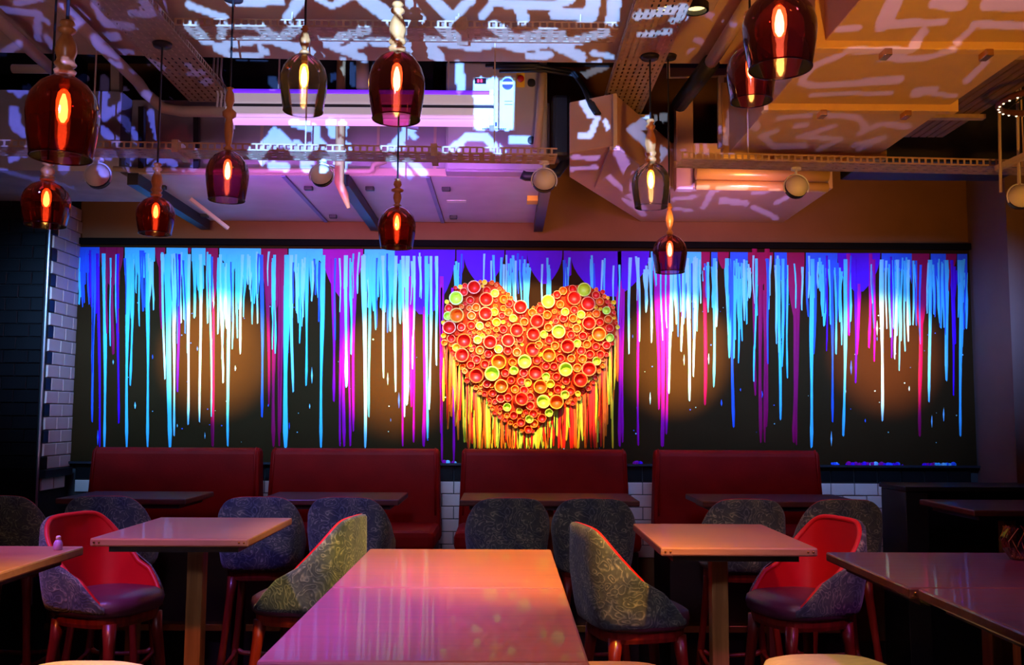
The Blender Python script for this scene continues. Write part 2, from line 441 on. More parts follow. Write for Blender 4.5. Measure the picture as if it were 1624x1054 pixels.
# front of the left wall: black tiles; its return: white tiles with a toothed black edge
for r in range(30):
    z = 0.55 + (r + .5) * TH
    for k in range(5):
        put_tile(tB, WL, (LX - .012 - (k + .5 + .5 * (r % 2)) * TP, LF, z))
    if r % 2: put_tile(tBh, WL, (LX - .012 - TP * .25, LF, z))
zr0 = P(100, 742, 6.2).z
ret = struct('trim_3', MB().box(LX, LX + .006, LF + .002, WY - .002, zr0, zr0 + 21 * TH), M_GROUT)
for r in range(21):
    z = zr0 + (r + .5) * TH; y = LF + .008
    o = r % 2
    if o == 0:
        put_tile(tBh, ret, (LX + .006, y + .04, z), R(90)); y += .08
    else:
        y += .02
    while y < WY - .03:
        l = min(TP, WY - y)
        put_tile(tW if l > .12 else tWh, ret, (LX + .006, y + (TP if l > .12 else TP / 2) / 2, z), R(90)); y += TP
struct('trim_4', MB().tube([(LX + .004, LF - .004, 0.3), (LX + .004, LF - .004, 3.0)], .008, 8), mat('steel_edge', lin(190, 180, 190), .3, .8))
struct('trim_5', MB().box(LX + .001, LX + .05, LF, WY - .06, zr0 - .05, zr0), M_DARKMETAL)
for k in range(2):
    put_tile(tW, ret, (LX + .006, LF + .02 + (k + .5) * TP, zr0 - .05 - TH / 2), R(90))

# ------------------------------------------------------------------ ceiling equipment
def slotted_tray(name, label, p0, p1, width, z, flange=.035, rows=6, pitch=.05, group=None):
    """perforated cable tray from p0 to p1 (plan), slots cut through its bottom and square holes in its flanges"""
    p0 = Vector((p0[0], p0[1], 0)); p1 = Vector((p1[0], p1[1], 0)); L = (p1 - p0).length; d = (p1 - p0).normalized()
    t = thing(name, label, 'cable tray', (p0.x, p0.y, z), math.atan2(d.y, d.x), group)
    nx = max(2, int(L / pitch)); px = L / nx
    mb = MB(); ys = [0]
    for r in range(rows):
        a = width * (r + .5) / rows; ys += [a - .004, a + .004]
    ys.append(width)
    for i in range(nx):
        for j in range(len(ys) - 1):
            slot = j % 2 == 1
            off = (.5 * px if (j // 2) % 2 else 0)
            if slot:
                a, b = i * px + .012, (i + 1) * px - .012
                mb.add([(i * px, ys[j], 0), (a, ys[j], 0), (a, ys[j + 1], 0), (i * px, ys[j + 1], 0)], [(0, 1, 2, 3)])
                mb.add([(b, ys[j], 0), ((i + 1) * px, ys[j], 0), ((i + 1) * px, ys[j + 1], 0), (b, ys[j + 1], 0)], [(0, 1, 2, 3)])
    for j in range(0, len(ys) - 1, 2):
        mb.add([(0, ys[j], 0), (L, ys[j], 0), (L, ys[j + 1], 0), (0, ys[j + 1], 0)], [(0, 1, 2, 3)])
    mb.build('tray_base', M_STEEL, t)
    for y in (0, width):
        fb = MB(); nf = max(2, int(L / .032)); pf = L / nf
        fb.add([(0, y, 0), (L, y, 0), (L, y, .007), (0, y, .007)], [(0, 1, 2, 3)])
        fb.add([(0, y, flange - .007), (L, y, flange - .007), (L, y, flange), (0, y, flange)], [(0, 1, 2, 3)])
        for i in range(nf):
            fb.add([(i * pf, y, .007), (i * pf + .010, y, .007), (i * pf + .010, y, flange - .007), (i * pf, y, flange - .007)], [(0, 1, 2, 3)])
        fb.build('tray_flange', M_STEEL, t, solid=.002)
    return t

def hanger(t, x, y, top):
    MB().tube([(x, y, 0), (x, y, top)], .004, 6).build('hanger_rod', M_PIPE, t)

TZ = 3.20
ltray = slotted_tray('cable_tray', 'wide perforated cable tray running back along the ceiling at left', (-1.48, 2.6), (-1.50, 5.0), .24, TZ, rows=7)
rtray = slotted_tray('cable_tray', 'wide perforated cable tray running back beside the smoke glass pendant', (.76, 2.6), (.76, 5.2), .23, TZ, rows=8)
a, b = PZ(296, 41, TZ), PZ(985, 47, TZ)
mtray = slotted_tray('cable_tray', 'perforated cable tray crossing the ceiling between the two wide trays', (-1.47, a.y), (b.x - .01, b.y), .15, TZ, rows=5)
for x in (.5, 1.25, 1.8): hanger(mtray, x, .075, SLAB - TZ)
MB().box(1.24, 1.29, -.01, .16, -.012, .05).build('strut_bracket', M_STEEL, mtray)
Z2 = 2.72
a, b = PZ(-40, 232, Z2), PZ(884, 246, Z2)
tray2 = slotted_tray('cable_tray', 'long narrow cable tray in front of the air handling unit', (a.x, a.y), (b.x, b.y), .16, Z2, rows=4)
for x in (.5, 1.5, 2.4): hanger(tray2, x, .08, SLAB + .3 - Z2)
for x in (.9, 2.1): MB().box(x, x + .03, -.01, .17, -.015, .045).build('strut_bracket', M_STEEL, tray2)
a, b = PZ(1081, 252, Z2), PZ(1700, 266, Z2)
tray3 = slotted_tray('cable_tray', 'narrow cable tray below the yellow duct at right', (a.x, a.y), (b.x, b.y), .16, Z2, rows=4)
for x in (.35, 1.75): hanger(tray3, x, .08, SLAB + .3 - Z2)
# strut under the end of the right tray
a, b = P(931, 185, 5.1), P(1030, 186, 5.1)
tag(MB().beam(a, b, .03, .025).build('strut_channel', M_PIPE), 'short beige steel strut under the end of the wide right tray', 'strut')

# air handling unit
AX0, AX1, AY0, AY1, AZ0 = -2.1, .24, 5.10, WY - .02, 2.83
ahu = thing('air_handling_unit', 'large grey air handling unit hung over the painted wall', 'air handler', ((AX0 + AX1) / 2, AY0, AZ0))
def loc_box(mb, t, x0, x1, y0, y1, z0, z1):
    l = t.location; return mb.box(x0 - l.x, x1 - l.x, y0 - l.y, y1 - l.y, z0 - l.z, z1 - l.z)
ZT = P(500, 160, AY0).z
loc_box(MB(), ahu, AX0, AX1, AY0, AY1, AZ0 + .02, ZT).build('casing', M_AHU, ahu, bevel=.006)
seams = [AX0, PZ(455, 281, AZ0).x, PZ(555, 281, AZ0).x, PZ(680, 281, AZ0).x, AX1]
for i in range(4):
    p = loc_box(MB(), ahu, seams[i] + .012, seams[i + 1] - .012, AY0 + .02, AY1 - .02, AZ0 - .008, AZ0 + .02).build('access_panel', M_AHUB, ahu, bevel=.004)
    x = seams[i] + .06
    for yy in (AY0 + .25, AY1 - .25):
        loc_box(MB(), ahu, x, x + .05, yy, yy + .035, AZ0 - .03, AZ0 - .006).build('latch', M_BLACK, p, bevel=.004)
for x in (AX0 + .03, PZ(556, 290, AZ0).x, AX1 - .02):
    loc_box(MB(), ahu, x - .03, x + .03, AY0 - .02, AY1 - .04, AZ0 - .075, AZ0 - .009).build('support_rail', M_DARKMETAL, ahu)
for x in seams[1:2] + seams[3:4]:
    loc_box(MB(), ahu, x - .012, x + .012, AY0, AY1 - .04, AZ0 - .018, AZ0 - .007).build('panel_joint', mat('blue_joint', lin(120, 120, 170), .5), ahu)
loc_box(MB(), ahu, AX0, AX1, AY0 - .015, AY0, AZ0 - .012, AZ0 + .03).build('edge_profile', M_PIPE, ahu)
for fx in (415, 600, 690):
    x = P(fx, 230, AY0).x
    loc_box(MB(), ahu, x - .008, x + .008, AY0 - .008, AY0, AZ0 + .03, ZT).build('joint_strip', M_PIPE, ahu)
a = PZ(724, 317, AZ0)
loc_box(MB(), ahu, a.x - .06, a.x + .06, a.y - .03, a.y + .03, AZ0 - .011, AZ0 - .008).build('rating_plate', M_WHITE, ahu)
a = PZ(845, 311, AZ0)
loc_box(MB(), ahu, a.x - .035, a.x + .035, a.y - .05, a.y + .05, AZ0 - .04, AZ0 - .008).build('warning_label', mat('yellow_label', lin(240, 190, 40), .5), ahu)
# pipe along the lower front of the unit
p0, p1, p2 = P(355, 271, 5.04), P(585, 272, 5.04), P(592, 262, 5.04)
tag(MB().tube([P(180, 268, 5.04), p0, p1, p1 + Vector((.02, 0, .01)), p2, P(612, 255, 5.04)], .016, 10).build('water_pipe', M_PIPE, smooth=True),
    'thin beige pipe running under the front of the air handler', 'pipe')
tag(MB().tube([Vector((P(538, 232, 5.0).x, 5.0, TOPZ - .002)), P(538, 290, 5.0), P(546, 308, 5.0), P(553, 330, 5.0)], [.026, .026, .024, .010], 10).build('sprinkler_drop', mat('old_brass', lin(170, 120, 76), .5), smooth=True),
    'short drop pipe with pointed end hanging before the purple panels', 'pipe')

# control cabinet on the unit
CY = 4.98
c0, c1 = P(706, 272, CY), P(868, 100, CY)
cab = thing('control_cabinet', 'grey electrical control cabinet with white instruction panel', 'control cabinet', (c0.x, CY, c0.z))
cw, ch = c1.x - c0.x, c1.z - c0.z
MB().box(0, cw, 0, .10, 0, ch).build('housing', M_AHU, cab, bevel=.006)
door = MB().box(.012, cw - .012, -.014, -.001, .012, ch - .012).build('door', mat('cabinet_door_grey', lin(176, 168, 176), .45, var=.05), cab, bevel=.004)
def cpt(px, py): q = P(px, py, CY - .02); return q.x - c0.x, q.z - c0.z
def plate(parent, px0, py0, px1, py1, m, y=-.014, th=.004, name='label_plate', bev=.0):
    x0, z1 = cpt(px0, py0); x1, z0 = cpt(px1, py1)
    return MB().box(x0, x1, y - th, y - .0005, z0, z1).build(name, m, parent, bevel=bev)
M_SHEET = mat('white_sheet', lin(215, 240, 245), .6, var=.02)
sheet = plate(cab, 750, 122, 817, 207, M_SHEET, name='instruction_panel')
plate(sheet, 753, 124, 771, 133, mat('display_black', lin(30, 10, 20), .3), -.0181, .004, 'display')
for i, x in enumerate((757, 762)): plate(sheet, x, 126, x + 3, 131, mat('led_red', (1, .02, .05), emit=(1, .02, .05), estr=2), -.0222, .001, 'display_digit')
M_INK = mat('blue_ink', lin(40, 40, 110), .6)
x, z = cpt(805, 134)
MB().lathe([(.0, 0), (.03, 0), (.03, .02), (.0, .02)], 20).build('rotary_switch', mat('knob_blue', lin(70, 70, 140), .4), sheet, loc=(x, -.0182, z)).rotation_euler = (R(90), 0, 0)
plate(sheet, 796, 132, 814, 136, M_WHITE, -.0385, .006, 'switch_bar')
for i, (x0, y0, x1, y1) in enumerate([(759, 197, 765, 200), (781, 194, 788, 200)]): plate(sheet, x0, y0, x1, y1, M_INK, -.0181, .006, 'indicator_button')
xx = 765
for i in range(12):
    wd = random.uniform(2, 3.6); plate(sheet, xx, 203.3, xx + wd, 205, M_INK, -.0181, .0005, 'print_line'); xx += wd + .6
for y in (160, 165): plate(sheet, 800, y, 813, y + 1, M_INK, -.0181, .0005, 'print_line')
es = plate(cab, 819, 115, 832, 138, mat('yellow_plate', lin(240, 200, 60), .5), name='emergency_stop_plate', th=.006)
x, z = cpt(825.5, 126)
MB().lathe([(0, 0), (.016, 0), (.02, .015), (.016, .025), (0, .027)], 16).build('emergency_stop_button', mat('stop_red', lin(190, 20, 20), .4), es, loc=(x, -.0202, z), smooth=True).rotation_euler = (R(90), 0, 0)
for py in (131, 222):
    x, z = cpt(843, py)
    MB().lathe([(0, 0), (.022, 0), (.02, .012), (0, .014)], 14, sq=2.5).build('door_latch', M_BLACK, cab, loc=(x, -.0142, z)).rotation_euler = (R(90), 0, 0)
tag(MB().tube([P(862, 90, 4.93), P(857, 170, 4.93), P(851, 240, 4.93)], .022, 10).build('conduit', M_PIPE, smooth=True), 'upright beige conduit at the right edge of the control cabinet', 'pipe')
# black cables and flexible duct right of the cabinet
tag(MB().box(-.05, .05, -.08, .08, -.17, .17).build('junction_box', M_BLACK, bevel=.02, loc=P(889, 205, 4.98)), 'black equipment box right of the control cabinet', 'box')
for i, (dx, dy) in enumerate([(0, 0), (12, 3), (22, 9)]):
    tag(MB().tube([P(770 + dx, 104 + dy, 4.88), P(850 + dx * .6, 103 + dy, 4.84), P(905 + dx * .5, 112 + dy, 4.9), P(925 + dx * .4, 140 + dy, 4.75), P(936 + dx * .3, 168, 4.58), P(944 + dx * .3, 180, 4.5)], .009, 8).build('black_cable', M_BLACK, smooth=True),
        ['black cable dropping to the right tray, lowest of the three', 'black cable dropping to the right tray, middle of the three', 'black cable dropping to the right tray, highest of the three'][i], 'cable', 'black cables beside the cabinet')
tag(MB().tube([P(893, 225, 5.05), P(896, 258, 5.02), P(884, 274, 5.0), P(850, 280, 5.0), P(834, 279, 5.0), P(828, 276, 5.0)], .028, 10).build('flexible_hose', M_BLACK, smooth=True), 'thick black hose looping under the control cabinet', 'hose')

# ultraviolet strip fixture
UY = 4.82
u0, u1 = P(357, 195, UY), P(783, 195, UY)
uz1 = P(560, 139, UY).z
uv = thing('strip_light', 'long white strip light with glowing violet and pink tubes', 'strip light', (u0.x, UY, u0.z))
ul, uh = u1.x - u0.x, uz1 - u0.z
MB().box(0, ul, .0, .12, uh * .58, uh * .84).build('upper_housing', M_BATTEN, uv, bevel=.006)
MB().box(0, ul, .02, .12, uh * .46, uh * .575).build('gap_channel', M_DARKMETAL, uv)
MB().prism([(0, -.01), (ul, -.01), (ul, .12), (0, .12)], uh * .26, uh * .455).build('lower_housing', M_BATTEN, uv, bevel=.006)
MB().tube([(.02, .035, uh * .10), (ul - .02, .035, uh * .10)], .019, 12).build('pink_tube', M_TUBEP, uv, smooth=True)
MB().tube([(.02, .03, uh * .92), (ul - .02, .03, uh * .92)], .015, 12).build('violet_tube', M_TUBEV, uv, smooth=True)
for x in (0, ul - .025):
    MB().box(x, x + .025, -.012, .10, -.005, uh * .258).build('tube_holder', M_WHITE, uv, bevel=.004)
    MB().box(x, x + .025, 0, .10, uh * .842, uh * 1.0).build('tube_holder', M_WHITE, uv, bevel=.004)
for x in (.25, ul - .25): MB().tube([(x, .11, uh * .84), (x, .11, 3.9 - u0.z)], .005, 6).build('hanger_rod', M_PIPE, uv)
lp = bpy.data.lights.new('strip_glow', 'AREA'); lp.shape = 'RECTANGLE'; lp.size = ul; lp.size_y = .04; lp.energy = 1.2; lp.color = (.62, .22, 1.0)
lo = bpy.data.objects.new('strip_glow', lp); COL.objects.link(lo); lo.parent = uv; lo.location = (ul / 2, .035, -.012)

# left bulkhead
bz0 = 2.86
bt = PZ(0, 320, bz0)
struct('ceiling_left', MB().prism([(-6.1, 5.12), (AX0 - .1, 5.2), (AX0 - .1, LF - .01), (-6.1, LF - .01)], bz0, P(150, 140, 5.15).z), M_PLASTER)
# pipes at left
tag(MB().tube([(-1.86, 2.6, 3.22), (-1.93, 4.75, 3.22), (-1.93, 4.85, 3.2), (-1.86, 4.93, 3.14), (-1.76, 4.95, 3.13), (-1.50, 4.95, 3.13)], .03, 12).build('sprinkler_pipe', M_PIPE, smooth=True), 'beige pipe along the ceiling left of the wide tray, turning at its end', 'pipe')
tag(MB().tube([PZ(-30, 8, 3.2), PZ(40, 72, 3.2), PZ(92, 118, 3.2)], .028, 12).build('sprinkler_pipe', M_PIPE, smooth=True), 'beige pipe at the far left of the ceiling', 'pipe')
tag(MB().tube([PZ(20, 109, 3.2), PZ(105, 110, 3.2)], .022, 10).build('pipe_stub', M_PIPE, smooth=True), 'short level pipe behind the nearest amber pendant', 'pipe')
tag(MB().beam(P(225, 170, 5.04), P(225, 268, 5.04), .03, .03).build('steel_upright', M_DARKMETAL), 'thin dark upright between two left pendants', 'strut')
tag(MB().beam(P(312, 170, 5.04), P(312, 268, 5.04), .03, .03).build('steel_upright', M_DARKMETAL), 'thin dark upright left of the plum pendant with long stem', 'strut')
tag(MB().beam(P(185, 92, 5.3), P(185, 150, 5.3), .05, .05).build('steel_upright', M_PIPE), 'pale upright post in the dark gap over the left bulkhead', 'strut')
tag(MB().beam(PZ(302, 315, 2.812), PZ(362, 362, 2.66), .02, .02).build('brace_rod', M_PIPE), 'slim brace rod below the left end of the air handler', 'strut')
for i, x in enumerate((340, 346, 352)):
    tag(MB().tube([P(x, 88, 4.82), P(x - 2, 120, 4.82), P(x + 6, 150, 4.82), P(x + 4, 170, 4.84)], .006, 6).build('white_cable', M_WHITE, smooth=True),
        ['white cable at the left end of the strip light, leftmost', 'white cable at the left end of the strip light, middle one', 'white cable at the left end of the strip light, rightmost'][i], 'cable', 'white cables by the strip light')
# dark ducts in the gap behind the slab
tag(MB().box(P(360, 130, 5.6).x, P(690, 130, 5.6).x, 5.5, 6.2, P(500, 150, 5.5).z, TOPZ - .002).build('rear_duct', M_DARKMETAL, bevel=.01), 'dark rectangular duct in the gap above the air handler', 'duct')
tag(MB().tube([P(575, 96, 4.95), P(575, 140, 4.95)], .035, 12).build('downpipe', M_PIPE, smooth=True), 'short beige downpipe above the strip light', 'pipe')

# ------------------------------------------------------------------ right duct run
DZ, DX0, DX1 = 2.90, 1.19, 2.00
duct = thing('ceiling_duct', 'wide yellow lit rectangular duct running back along the ceiling', 'duct', (DX0, 2.2, DZ))
ys = [0, PZ(1500, 70, DZ).y - 2.2, PZ(1400, 168, DZ).y - 2.2, PZ(1300, 245, DZ).y - 2.2]
for i in range(3):
    MB().box(0, DX1 - DX0, ys[i] + .003, ys[i + 1] - .003, 0, SLAB - DZ - .012).build('duct_section', M_DUCT, duct, bevel=.004)
for y in ys[1:]:
    fl = MB().box(-.035, DX1 - DX0 + .035, y - .025, y + .025, -.03, SLAB - DZ - .014).build('flange', mat('flange_paint', lin(226, 178, 104), .45, var=.05), duct, bevel=.004)
    for x in (.22, .6): MB().box(x, x + .03, y - .03, y + .03, -.055, -.028).build('clamp', M_BRASS, fl, bevel=.003)
def pl(px, py, z): q = PZ(px, py, z); return (q.x, q.y)
HZ = 2.84
poly = [pl(903, 281, HZ), pl(903, 243, HZ), pl(975, 231, HZ), pl(1066, 297, HZ), (1.93, PZ(1066, 297, HZ).y), (1.93, WY - .02), (PZ(1019, 347, HZ).x, WY - .02)]
hood = thing('duct_hood', 'angular painted duct hood flaring out against the wall', 'duct', (poly[2][0], poly[2][1], HZ))
hl = hood.location
M_HOOD = mat('hood_paint', lin(196, 150, 130), .5, var=.05)
MB().prism([(x - hl.x, y - hl.y) for x, y in poly], 0, .27).build('hood_body', M_HOOD, hood, bevel=.006)
a, b = PZ(975, 231, HZ), PZ(950, 293, HZ)
MB().beam((0, 0, -.012), (b.x - a.x, b.y - a.y, -.012), .05, .02).build('seam_batten', M_HOOD, hood)
MB().beam((0, -.012, -.02), (0, -.012, .26), .02, .02).build('corner_batten', M_PIPE, hood)
a = P(1085, 240, 5.3)
tag(MB().beam(P(1084, 152, 5.3), P(1084, 302, 5.3), .10, .08).build('boxed_riser', M_HOOD, bevel=.006), 'pale boxed riser between the hood and the yellow duct', 'riser')
M_GPIPE = mat('gold_lit_pipe', lin(226, 170, 80), .3, .3, var=.05)
for i, (py, r) in enumerate([(274, .040), (293, .028)]):
    tag(MB().tube([P(1104, py, 5.15), P(1312, py + 4, 5.2)], r, 16).build('insulated_pipe', M_GPIPE, smooth=True),
        ['thicker upper pipe lit gold under the right tray', 'thinner lower pipe lit gold under the right tray'][i], 'pipe', 'gold lit pipes')
tag(MB().tube([PZ(1200, -14, 3.22), PZ(1128, 98, 3.22)], .032, 12).build('conduit', M_PIPE, smooth=True), 'beige conduit slanting back between the trays and plum pendants', 'pipe')
tag(MB().tube([PZ(1127, 100, 3.22), PZ(1078, 165, 3.22)], .045, 12).build('flexible_hose', M_BLACK, smooth=True), 'black hose continuing from the beige conduit', 'hose')
tag(MB().tube([Vector((P(1060, 123, 5.0).x, 5.0, TOPZ - .002)), P(1060, 123, 5.0), P(1172, 120, 5.0), Vector((P(1172, 120, 5.0).x, 5.0, TOPZ - .002))], .01, 8).build('cross_rod', M_PIPE), 'thin level rod in the gap behind the conduit', 'pipe')
tag(MB().beam(P(1143, 122, 4.9), P(1143, 235, 4.9), .03, .03).build('steel_upright', M_PIPE), 'pale steel upright against the side of the yellow duct', 'strut')
# ribbed tray right of the duct
rt = thing('cable_ladder', 'brown ribbed cable ladder right of the yellow duct', 'cable tray', (2.09, 2.4, 3.0))
for k in range(6):
    MB().box(.045 * k, .045 * k + .036, 0, 2.5, 0, .012).build('slat', mat('brown_slat', lin(120, 84, 62), .6, var=.3, scale=12, stretch=(6, .6, 1)), rt, bevel=.002)
for y in (.5, 1.3, 2.1): MB().box(-.02, .29, y, y + .04, -.022, -.001).build('cross_bar', M_STEEL, rt)
for y in (.6, 2.2): MB().tube([(.13, y, .012), (.13, y, SLAB - 3.0)], .006, 6).build('hanger_rod', M_PIPE, rt)
tag(MB().box(2.1, 3.1, 5.3, 5.75, 2.98, TOPZ - .002).build('rear_duct', M_DARKMETAL, bevel=.01), 'dark duct in the shadows above the right tray', 'duct')
tag(MB().beam(P(1580, 268, 4.4), P(1640, 240, 4.2), .03, .025).build('strut_channel', M_PIPE), 'beige strut crossing the end of the right tray', 'strut')
for i, x in enumerate((1583, 1612)):
    tag(MB().tube([P(x, 60, 4.3), P(x + 4, 305, 4.3)], .007, 6).build('hanger_wire', M_PIPE), ['hanging rod at the right end of the tray, left one', 'hanging rod at the right end of the tray, right one'][i], 'rod', 'hanging rods at right')
# emergency twin lamp
q = PZ(1078, -4, SLAB)
em = thing('twin_downlight', 'twin round downlight at the top edge of the picture', 'downlight', (q.x, q.y, SLAB - .03))
MB().box(-.16, .16, -.07, .07, 0, .03).build('housing', M_PIPE, em, bevel=.004)
for x in (-.07, .07):
    MB().lathe([(.055, -.03), (.055, 0), (.045, 0), (.045, -.03)], 20, (x, 0, 0)).build('bezel', M_BLACK, em)
    MB().lathe([(.0001, -.012), (.044, -.010)], 20, (x, 0, 0)).build('lens', mat('lamp_lens', (1, .8, .3), emit=(1, .75, .3), estr=2.0), em)

# ------------------------------------------------------------------ graffiti projectors
bpy.context.view_layer.update()
STROKES = {
 'left': [
  ([(145,-4),(165,35),(205,42)],12),([(212,22),(250,22),(245,-3)],10),([(25,6),(70,-5)],8),([(182,86),(155,75),(152,62),(185,57)],12),([(190,80),(207,82)],8),
  ([(64,28),(74,34)],8),([(0,14),(60,20),(60,60)],9),([(100,10),(130,30),(115,45)],8),([(4,85),(30,70)],10),([(75,60),(90,85)],9),
  ([(240,100),(270,112)],10),([(275,95),(302,106)],8),([(280,119),(322,115)],8),([(298,142),(332,128)],10),([(225,5),(240,14)],9),
  ([(22,175),(25,200),(38,210)],14),([(18,252),(45,240),(50,220)],10),([(165,125),(165,185),(205,160),(198,146)],12),([(160,205),(186,226)],12),
  ([(195,188),(215,215)],10),([(232,150),(246,165)],14),([(240,180),(254,226),(290,205),(312,252),(306,266)],12),([(208,245),(193,272)],16),
  ([(238,272),(262,249),(287,269)],12),([(103,256),(100,268)],16),([(140,248),(156,268)],14),([(256,174),(270,174)],7),([(284,174),(298,174)],7),
  ([(0,270),(60,285)],6),([(90,290),(120,300)],5),([(30,148),(45,140)],10),([(120,130),(135,122)],10)],
 'mid': [
  ([(300,8),(325,18),(356,28)],10),([(365,3),(445,3)],11),([(478,-3),(456,29)],15),([(500,-5),(525,10),(555,-5)],9),([(575,-5),(622,29)],22),
  ([(650,4),(668,31)],14),([(305,42),(325,63)],16),([(355,40),(350,60)],12),([(345,42),(420,43)],6),([(415,45),(442,63)],14),([(480,38),(450,59)],14),([(545,58),(582,48)],12),
  ([(342,75),(380,68),(420,62)],11),([(342,76),(365,88),(405,90),(422,82),(412,75)],9),([(430,62),(507,89)],14),([(505,64),(577,93)],12),([(540,62),(502,67)],8),([(555,76),(577,68)],12),([(590,66),(632,69)],12),
  ([(640,70),(657,82)],12),([(685,-2),(716,29)],19),([(748,-2),(720,26)],13),([(780,2),(812,8),(880,8),(907,-2)],12),([(776,12),(764,26)],12),([(824,12),(831,32)],18),([(880,22),(937,25)],17),([(942,-3),(936,25)],22),([(975,-3),(971,31)],20),
  ([(645,42),(665,60)],20),([(700,42),(722,61)],18),([(785,42),(812,61)],18),([(815,62),(870,50),(892,55)],12),([(885,60),(905,66),(962,52)],12),
  ([(645,66),(660,92)],10),([(672,64),(696,91)],18),([(650,89),(700,90)],8),([(680,64),(747,74)],12),([(745,75),(795,66),(820,76),(862,70)],14),([(875,68),(922,91)],16),([(838,89),(872,87)],11),([(940,84),(970,90)],8),
  ([(400,258),(437,210),(462,232)],15),([(465,195),(500,203),(503,225),(480,242)],14),([(432,128),(440,138)],14),([(520,125),(562,108)],10),([(525,195),(530,212)],16),([(543,195),(545,210)],10),([(556,98),(560,132)],10),
  ([(540,225),(523,268)],14),([(480,250),(486,268)],14),([(432,262),(454,265)],14),([(622,234),(655,200)],14),([(640,200),(657,216)],10),([(625,255),(647,278)],16),([(655,258),(671,274)],14),([(676,116),(682,124)],8),
  ([(545,236),(543,300)],7),([(762,134),(762,196)],22),([(783,134),(783,196)],22),([(804,134),(804,196)],22),([(730,104),(730,142)],13),([(715,238),(740,217),(770,217),(790,240)],12),([(812,222),(836,222)],13),([(920,122),(962,104)],10),
  ([(925,163),(937,182)],12),([(947,188),(936,215),(920,216)],10),([(960,193),(964,202)],8),([(1052,186),(1002,205),(1035,234),(1052,240),(1044,251)],14),([(1010,26),(1087,12)],11),([(1018,56),(1062,50)],8),([(1066,32),(1088,24)],9)],
 'hood': [
  ([(910,250),(947,250)],9),([(905,268),(945,265)],8),([(980,240),(996,272)],16),([(965,280),(1022,331)],8),([(994,284),(1002,302)],8),([(990,315),(1022,341)],7),([(1078,302),(1122,297)],9),([(1068,316),(1102,312)],7),
  ([(1070,330),(1095,334)],6),([(1116,328),(1130,302),(1182,298)],9),([(1145,318),(1182,322)],11),([(1195,328),(1232,346)],8),([(1195,305),(1235,302)],7),([(1230,322),(1250,312)],8),
  ],
 'right': [
  ([(1110,190),(1105,242)],6),([(1125,180),(1120,242)],10),([(1128,190),(1141,206)],10),([(1161,178),(1150,222)],10),([(1203,163),(1199,178)],8),([(1236,108),(1229,148)],8),
  ([(1440,80),(1350,80),(1292,104),(1270,130),(1290,136),(1427,126)],10),([(1285,150),(1412,147)],6),([(1450,147),(1482,143)],13),([(1405,92),(1460,93),(1512,80)],10),([(1562,100),(1534,127)],10),([(1480,151),(1517,150)],6),
  ([(1420,-3),(1402,38)],22),([(1405,39),(1497,34)],10),([(1462,52),(1448,76)],15),([(1485,2),(1522,8)],18),([(1568,4),(1624,6)],20),([(1545,38),(1626,41)],10),([(1547,40),(1518,67)],10),([(1330,46),(1361,45)],9),
  ([(1235,187),(1300,181),(1360,186),(1372,202)],8),([(1262,200),(1278,198)],9),([(1230,208),(1208,215),(1225,231),(1275,231)],9),([(1268,217),(1322,200)],8),([(1275,216),(1332,221),(1298,237)],8),([(1362,212),(1400,196),(1442,201)],8),([(1355,230),(1402,218),(1362,237)],8),
  ([(1092,58),(1120,70)],8),([(1040,75),(1100,82)],8),([(1120,20),(1150,40)],8),([(1060,110),(1080,104)],8)],
}
dg = bpy.context.evaluated_depsgraph_get()


